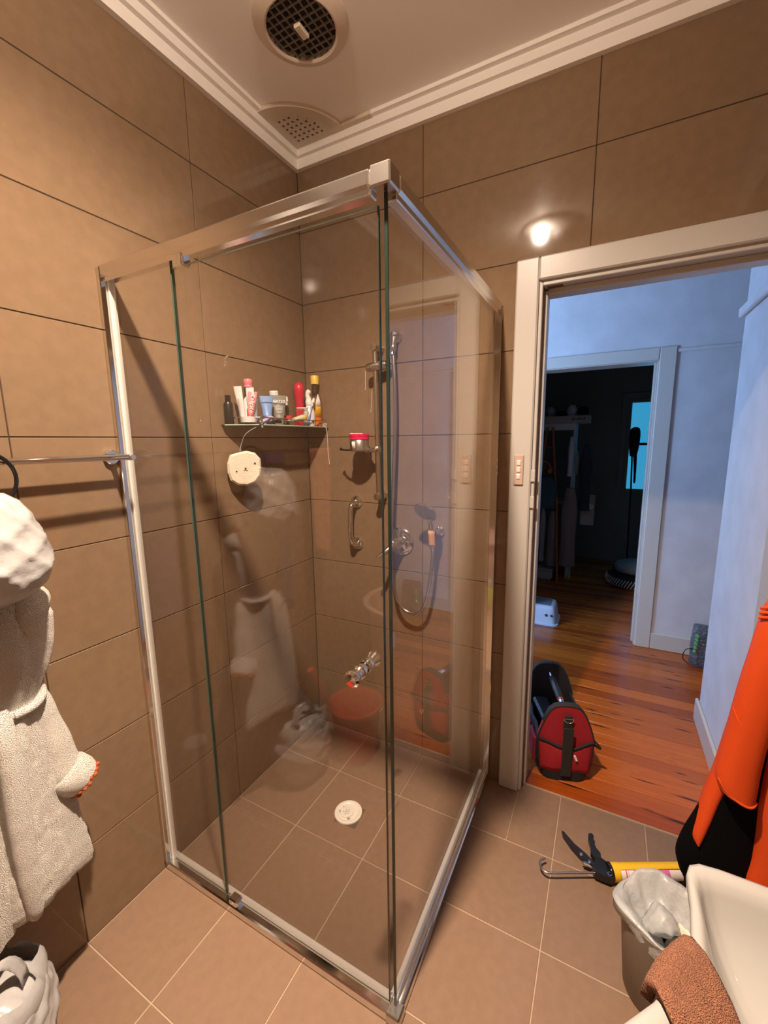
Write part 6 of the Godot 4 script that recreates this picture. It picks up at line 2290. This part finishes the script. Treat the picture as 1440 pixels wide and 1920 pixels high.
func dark_room_things() -> void:
	# tall white shelf unit
	var t := thing("shelf_unit", "tall white shelf unit with clothes hung on it in the dark room", "shelf unit", Vector3(0.72, 0, -3.3))
	var st := mb()
	span(st, Vector3(0.45, 1.570, -3.45), Vector3(0.985, 1.635, -3.10), 0.003)
	part(t, "top_board", st, "cloth_white")
	for x in [[0.45, 0.475], [0.960, 0.985]]:
		st = mb()
		span(st, Vector3(x[0], 0.0, -3.45), Vector3(x[1], 1.57, -3.14), 0.003)
		part(t, "side_board", st, "cloth_white")
	for y in [0.12, 0.80]:
		st = mb()
		span(st, Vector3(0.475, y, -3.45), Vector3(0.960, y + 0.02, -3.16), 0.003)
		part(t, "shelf_board", st, "carton")
	for x in [0.955, 0.995]:
		st = mb()
		span(st, Vector3(x, 0.0, -3.12), Vector3(x + 0.018, 0.24, -3.102), 0.003)
		part(t, "leg", st, "carton")
	st = mb()
	span(st, Vector3(0.67, 1.6355, -3.42), Vector3(1.107, 1.712, -3.10), 0.003)
	t = single("carton", st, "carton", "long pale carton lying on top of the white shelf unit", "box", Vector3(0.89, 1.635, -3.25))
	for k in 6:
		st = mb()
		box(st, Vector3(0.95 + k * 0.021, 1.674 + 0.004 * (k % 2), -3.0995), Vector3(0.014, [0.03, 0.012, 0.012, 0.022, 0.012, 0.026][k], 0.001), 0.0, Basis(Vector3.BACK, -0.35))
		part(t, "faded_print", st, "print_dark")
	# things on the carton
	for q in [[0.72, 0.05, 0.10, "cloth_grey", "rolled grey cloth on the left of the long carton"], [0.825, 0.05, 0.06, "cloth_black", "dark cloth bundle in the middle of the long carton"], [0.93, 0.05, 0.11, "cloth_white", "pale cap lying on the long carton"], [1.04, 0.06, 0.09, "cloth_black", "black bag lying on the right end of the long carton"]]:
		st = mb()
		var rings := []
		for k in 7:
			var f := k / 6.0
			rings.append(ring_at(Vector3(q[0], 1.713 + q[2] * f, -3.24), Vector3(1, 0, 0), Vector3(0, 0, 1), q[1] * (0.4 + 0.6 * sin(0.5 + f * 2.4)), q[1] * (0.4 + 0.6 * sin(0.5 + f * 2.4)), 20))
		crumple(rings, 0.015, 18.0, int(q[0] * 100))
		loft(st, rings)
		single("bundle", st, q[3], q[4], "bundle", Vector3(q[0], 1.713, -3.24), "bundles on the long carton")
	# folding wooden trestle
	t = thing("ladder", "red brown wooden folding ladder leaning on the white shelf unit", "ladder", Vector3(0.75, 0, -3.02))
	for q in [[0.72, 0.64], [0.77, 0.855]]:
		st = mb()
		tube(st, [Vector3(q[1], 0.75, -2.98), Vector3(q[0], 1.60, -3.06)], 0.013, 6)
		part(t, "rail", st, "ladder_wood")
	for y in [0.95, 1.18, 1.40]:
		st = mb()
		var f: float = (y - 0.75) / 0.85
		tube(st, [Vector3(lerpf(0.64, 0.72, f), y, lerpf(-2.98, -3.06, f)), Vector3(lerpf(0.855, 0.77, f), y, lerpf(-2.98, -3.06, f))], 0.008, 6)
		part(t, "rung", st, "ladder_wood")
	for q in [[0.64, 0.58], [0.855, 0.90]]:
		st = mb()
		tube(st, [Vector3(q[0], 0.75, -2.98), Vector3(q[1], 0.012, -2.90)], 0.013, 6)
		part(t, "leg", st, "ladder_wood")
	# headphones
	t = thing("headphones", "orange headphones hanging by the wooden ladder in the dark room", "headphones", Vector3(0.72, 1.20, -2.93))
	st = mb()
	var pts := []
	for k in 17:
		var a := PI * k / 16.0 - 0.25
		pts.append(Vector3(0.715 + 0.062 * cos(a), 1.195 + 0.062 * sin(a), -2.93))
	tube(st, pts, 0.006, 8)
	part(t, "band", st, "orange_plastic")
	for p in [pts[0], pts[16]]:
		st = mb()
		lathe(st, [Vector2(0.0001, -0.014), Vector2(0.024, -0.010), Vector2(0.028, 0.0), Vector2(0.024, 0.010), Vector2(0.0001, 0.014)], along(p + Vector3(0, -0.02, 0), Vector3(0.7, -0.2, 0.6)), 18)
		part(t, "ear_cup", st, "orange_plastic")
	garment("hanging_bag", "dark teal spotted bag hanging below the orange headphones", "cloth_teal", 0.62, 0.86, 0.78, 1.10, -2.92, 3.0, 0.4)
	garment("coat", "long taupe coat hanging on the right of the clothes", "cloth_taupe", 0.885, 1.060, 0.16, 0.98, -3.04, 4.0, 1.2)
	garment("dress", "brown dress hanging left of the long taupe coat", "cloth_taupe", 0.755, 0.885, 0.15, 0.74, -3.02, 3.0, 2.2)
	garment("scarf", "pale green scarf hanging beside the brown dress", "cloth_grey", 0.690, 0.755, 0.20, 0.80, -3.00, 3.0, 0.1)
	garment("skirt", "rose cloth hanging at the left of the clothes", "cloth_rose", 0.60, 0.69, 0.12, 0.62, -3.00, 3.0, 3.1)
	garment("jacket", "navy jacket hanging at the side of the white shelf unit", "cloth_navy", 1.030, 1.160, 0.74, 1.42, -3.16, 4.0, 0.7)
	garment("shirt", "white shirt hanging from the white shelf unit", "cloth_white", 0.920, 0.990, 1.10, 1.50, -3.09, 3.0, 1.0)
	garment("shirt", "pale shirt hanging between the white shirt and navy jacket", "cloth_grey", 0.996, 1.030, 1.12, 1.36, -3.11, 2.0, 0.3)
	for q in [["pale printed sheet pinned beyond the clothes", 1.07, 0.58, 1.20, 0.90, "carton", 0.0], ["white paper pinned askew over the printed sheet", 1.07, 0.74, 1.19, 0.85, "cloth_white", 0.5]]:
		st = mb()
		var c := Vector3((q[1] + q[3]) * 0.5, (q[2] + q[4]) * 0.5, -3.20 + q[6] * 0.02)
		box(st, c, Vector3(q[3] - q[1], (q[4] - q[2]) * (0.45 if q[6] > 0.0 else 1.0), 0.004), 0.0, Basis(Vector3.BACK, -q[6]))
		single("paper_sheet", st, q[5], q[0], "paper", c)
	# tub, cushion, blanket
	t = thing("storage_tub", "pale low tub under the hanging clothes", "tub", Vector3(0.73, 0, -3.02))
	st = mb()
	span(st, Vector3(0.62, 0.0, -3.10), Vector3(0.845, 0.11, -2.94), 0.02)
	part(t, "tub_body", st, "carton")
	st = mb()
	span(st, Vector3(0.61, 0.108, -3.11), Vector3(0.855, 0.124, -2.93), 0.006)
	part(t, "lid", st, "cloth_grey")
	t = thing("cushion", "round floor cushion with black and white striped edge", "cushion", Vector3(1.62, 0, -3.20))
	st = mb()
	var rr := []
	for q in [[0.0, 0.22], [0.02, 0.26], [0.05, 0.275], [0.09, 0.26], [0.12, 0.22], [0.125, 0.05]]:
		rr.append(ring_at(Vector3(1.62, q[0], -3.20), Vector3(1, 0, 0), Vector3(0, 0, 1), q[1], q[1], 60))
	loft(st, rr)
	part(t, "cushion_body", st, "cloth_black")
	for k in 60:
		st = mb()
		var a := TAU * k / 60.0
		var d := Vector3(cos(a), 0, sin(a))
		if d.z < -0.3:
			continue
		tube(st, [Vector3(1.62, 0.018, -3.20) + d * 0.262, Vector3(1.62, 0.05, -3.20) + d.rotated(Vector3.UP, 0.06) * 0.277, Vector3(1.62, 0.095, -3.20) + d.rotated(Vector3.UP, 0.14) * 0.262], 0.006, 5)
		part(t, "stripe", st, "cloth_white")
	st = mb()
	rr = []
	for q in [[0.126, 0.19], [0.14, 0.225], [0.18, 0.235], [0.215, 0.21], [0.235, 0.15], [0.24, 0.02]]:
		rr.append(ring_at(Vector3(1.65, q[0], -3.22), Vector3(1, 0, 0), Vector3(0, 0, 1), q[1], q[1] * 0.85, 40))
	crumple(rr, 0.014, 7.0, 66)
	loft(st, rr)
	single("blanket", st, "cloth_grey", "folded grey blanket heaped on the striped cushion", "blanket", Vector3(1.65, 0.126, -3.22))
	# coat stand seen against the window
	t = thing("coat_stand", "dark hat stand silhouetted against the frosted window", "coat stand", Vector3(1.555, 0, -3.72))
	st = mb()
	tube(st, [Vector3(1.555, 0.02, -3.72), Vector3(1.538, 0.9, -3.72), Vector3(1.520, 1.34, -3.72)], 0.009, 10)
	lathe(st, [Vector2(0.13, 0.0), Vector2(0.13, 0.015), Vector2(0.03, 0.03), Vector2(0.0001, 0.03)], at(Vector3(1.555, 0, -3.72)), 24)
	part(t, "pole", st, "cloth_black")
	st = mb()
	tube(st, smooth_path([Vector3(1.530, 1.28, -3.70), Vector3(1.532, 1.33, -3.70), Vector3(1.533, 1.45, -3.70), Vector3(1.533, 1.54, -3.70), Vector3(1.530, 1.595, -3.70)], 5), [0.028, 0.030, 0.034, 0.036, 0.038, 0.040, 0.043, 0.046, 0.048, 0.050, 0.051, 0.052, 0.052, 0.052, 0.051, 0.050, 0.048, 0.045, 0.040, 0.030, 0.010], 16)
	tube(st, smooth_path([Vector3(1.548, 1.30, -3.68), Vector3(1.556, 1.18, -3.68), Vector3(1.560, 1.08, -3.68), Vector3(1.562, 0.99, -3.68)], 5), [0.020, 0.019, 0.018, 0.017, 0.016, 0.015, 0.014, 0.014, 0.013, 0.012, 0.012, 0.012, 0.012, 0.012, 0.010, 0.006], 10)
	part(t, "hung_cloth", st, "cloth_black")
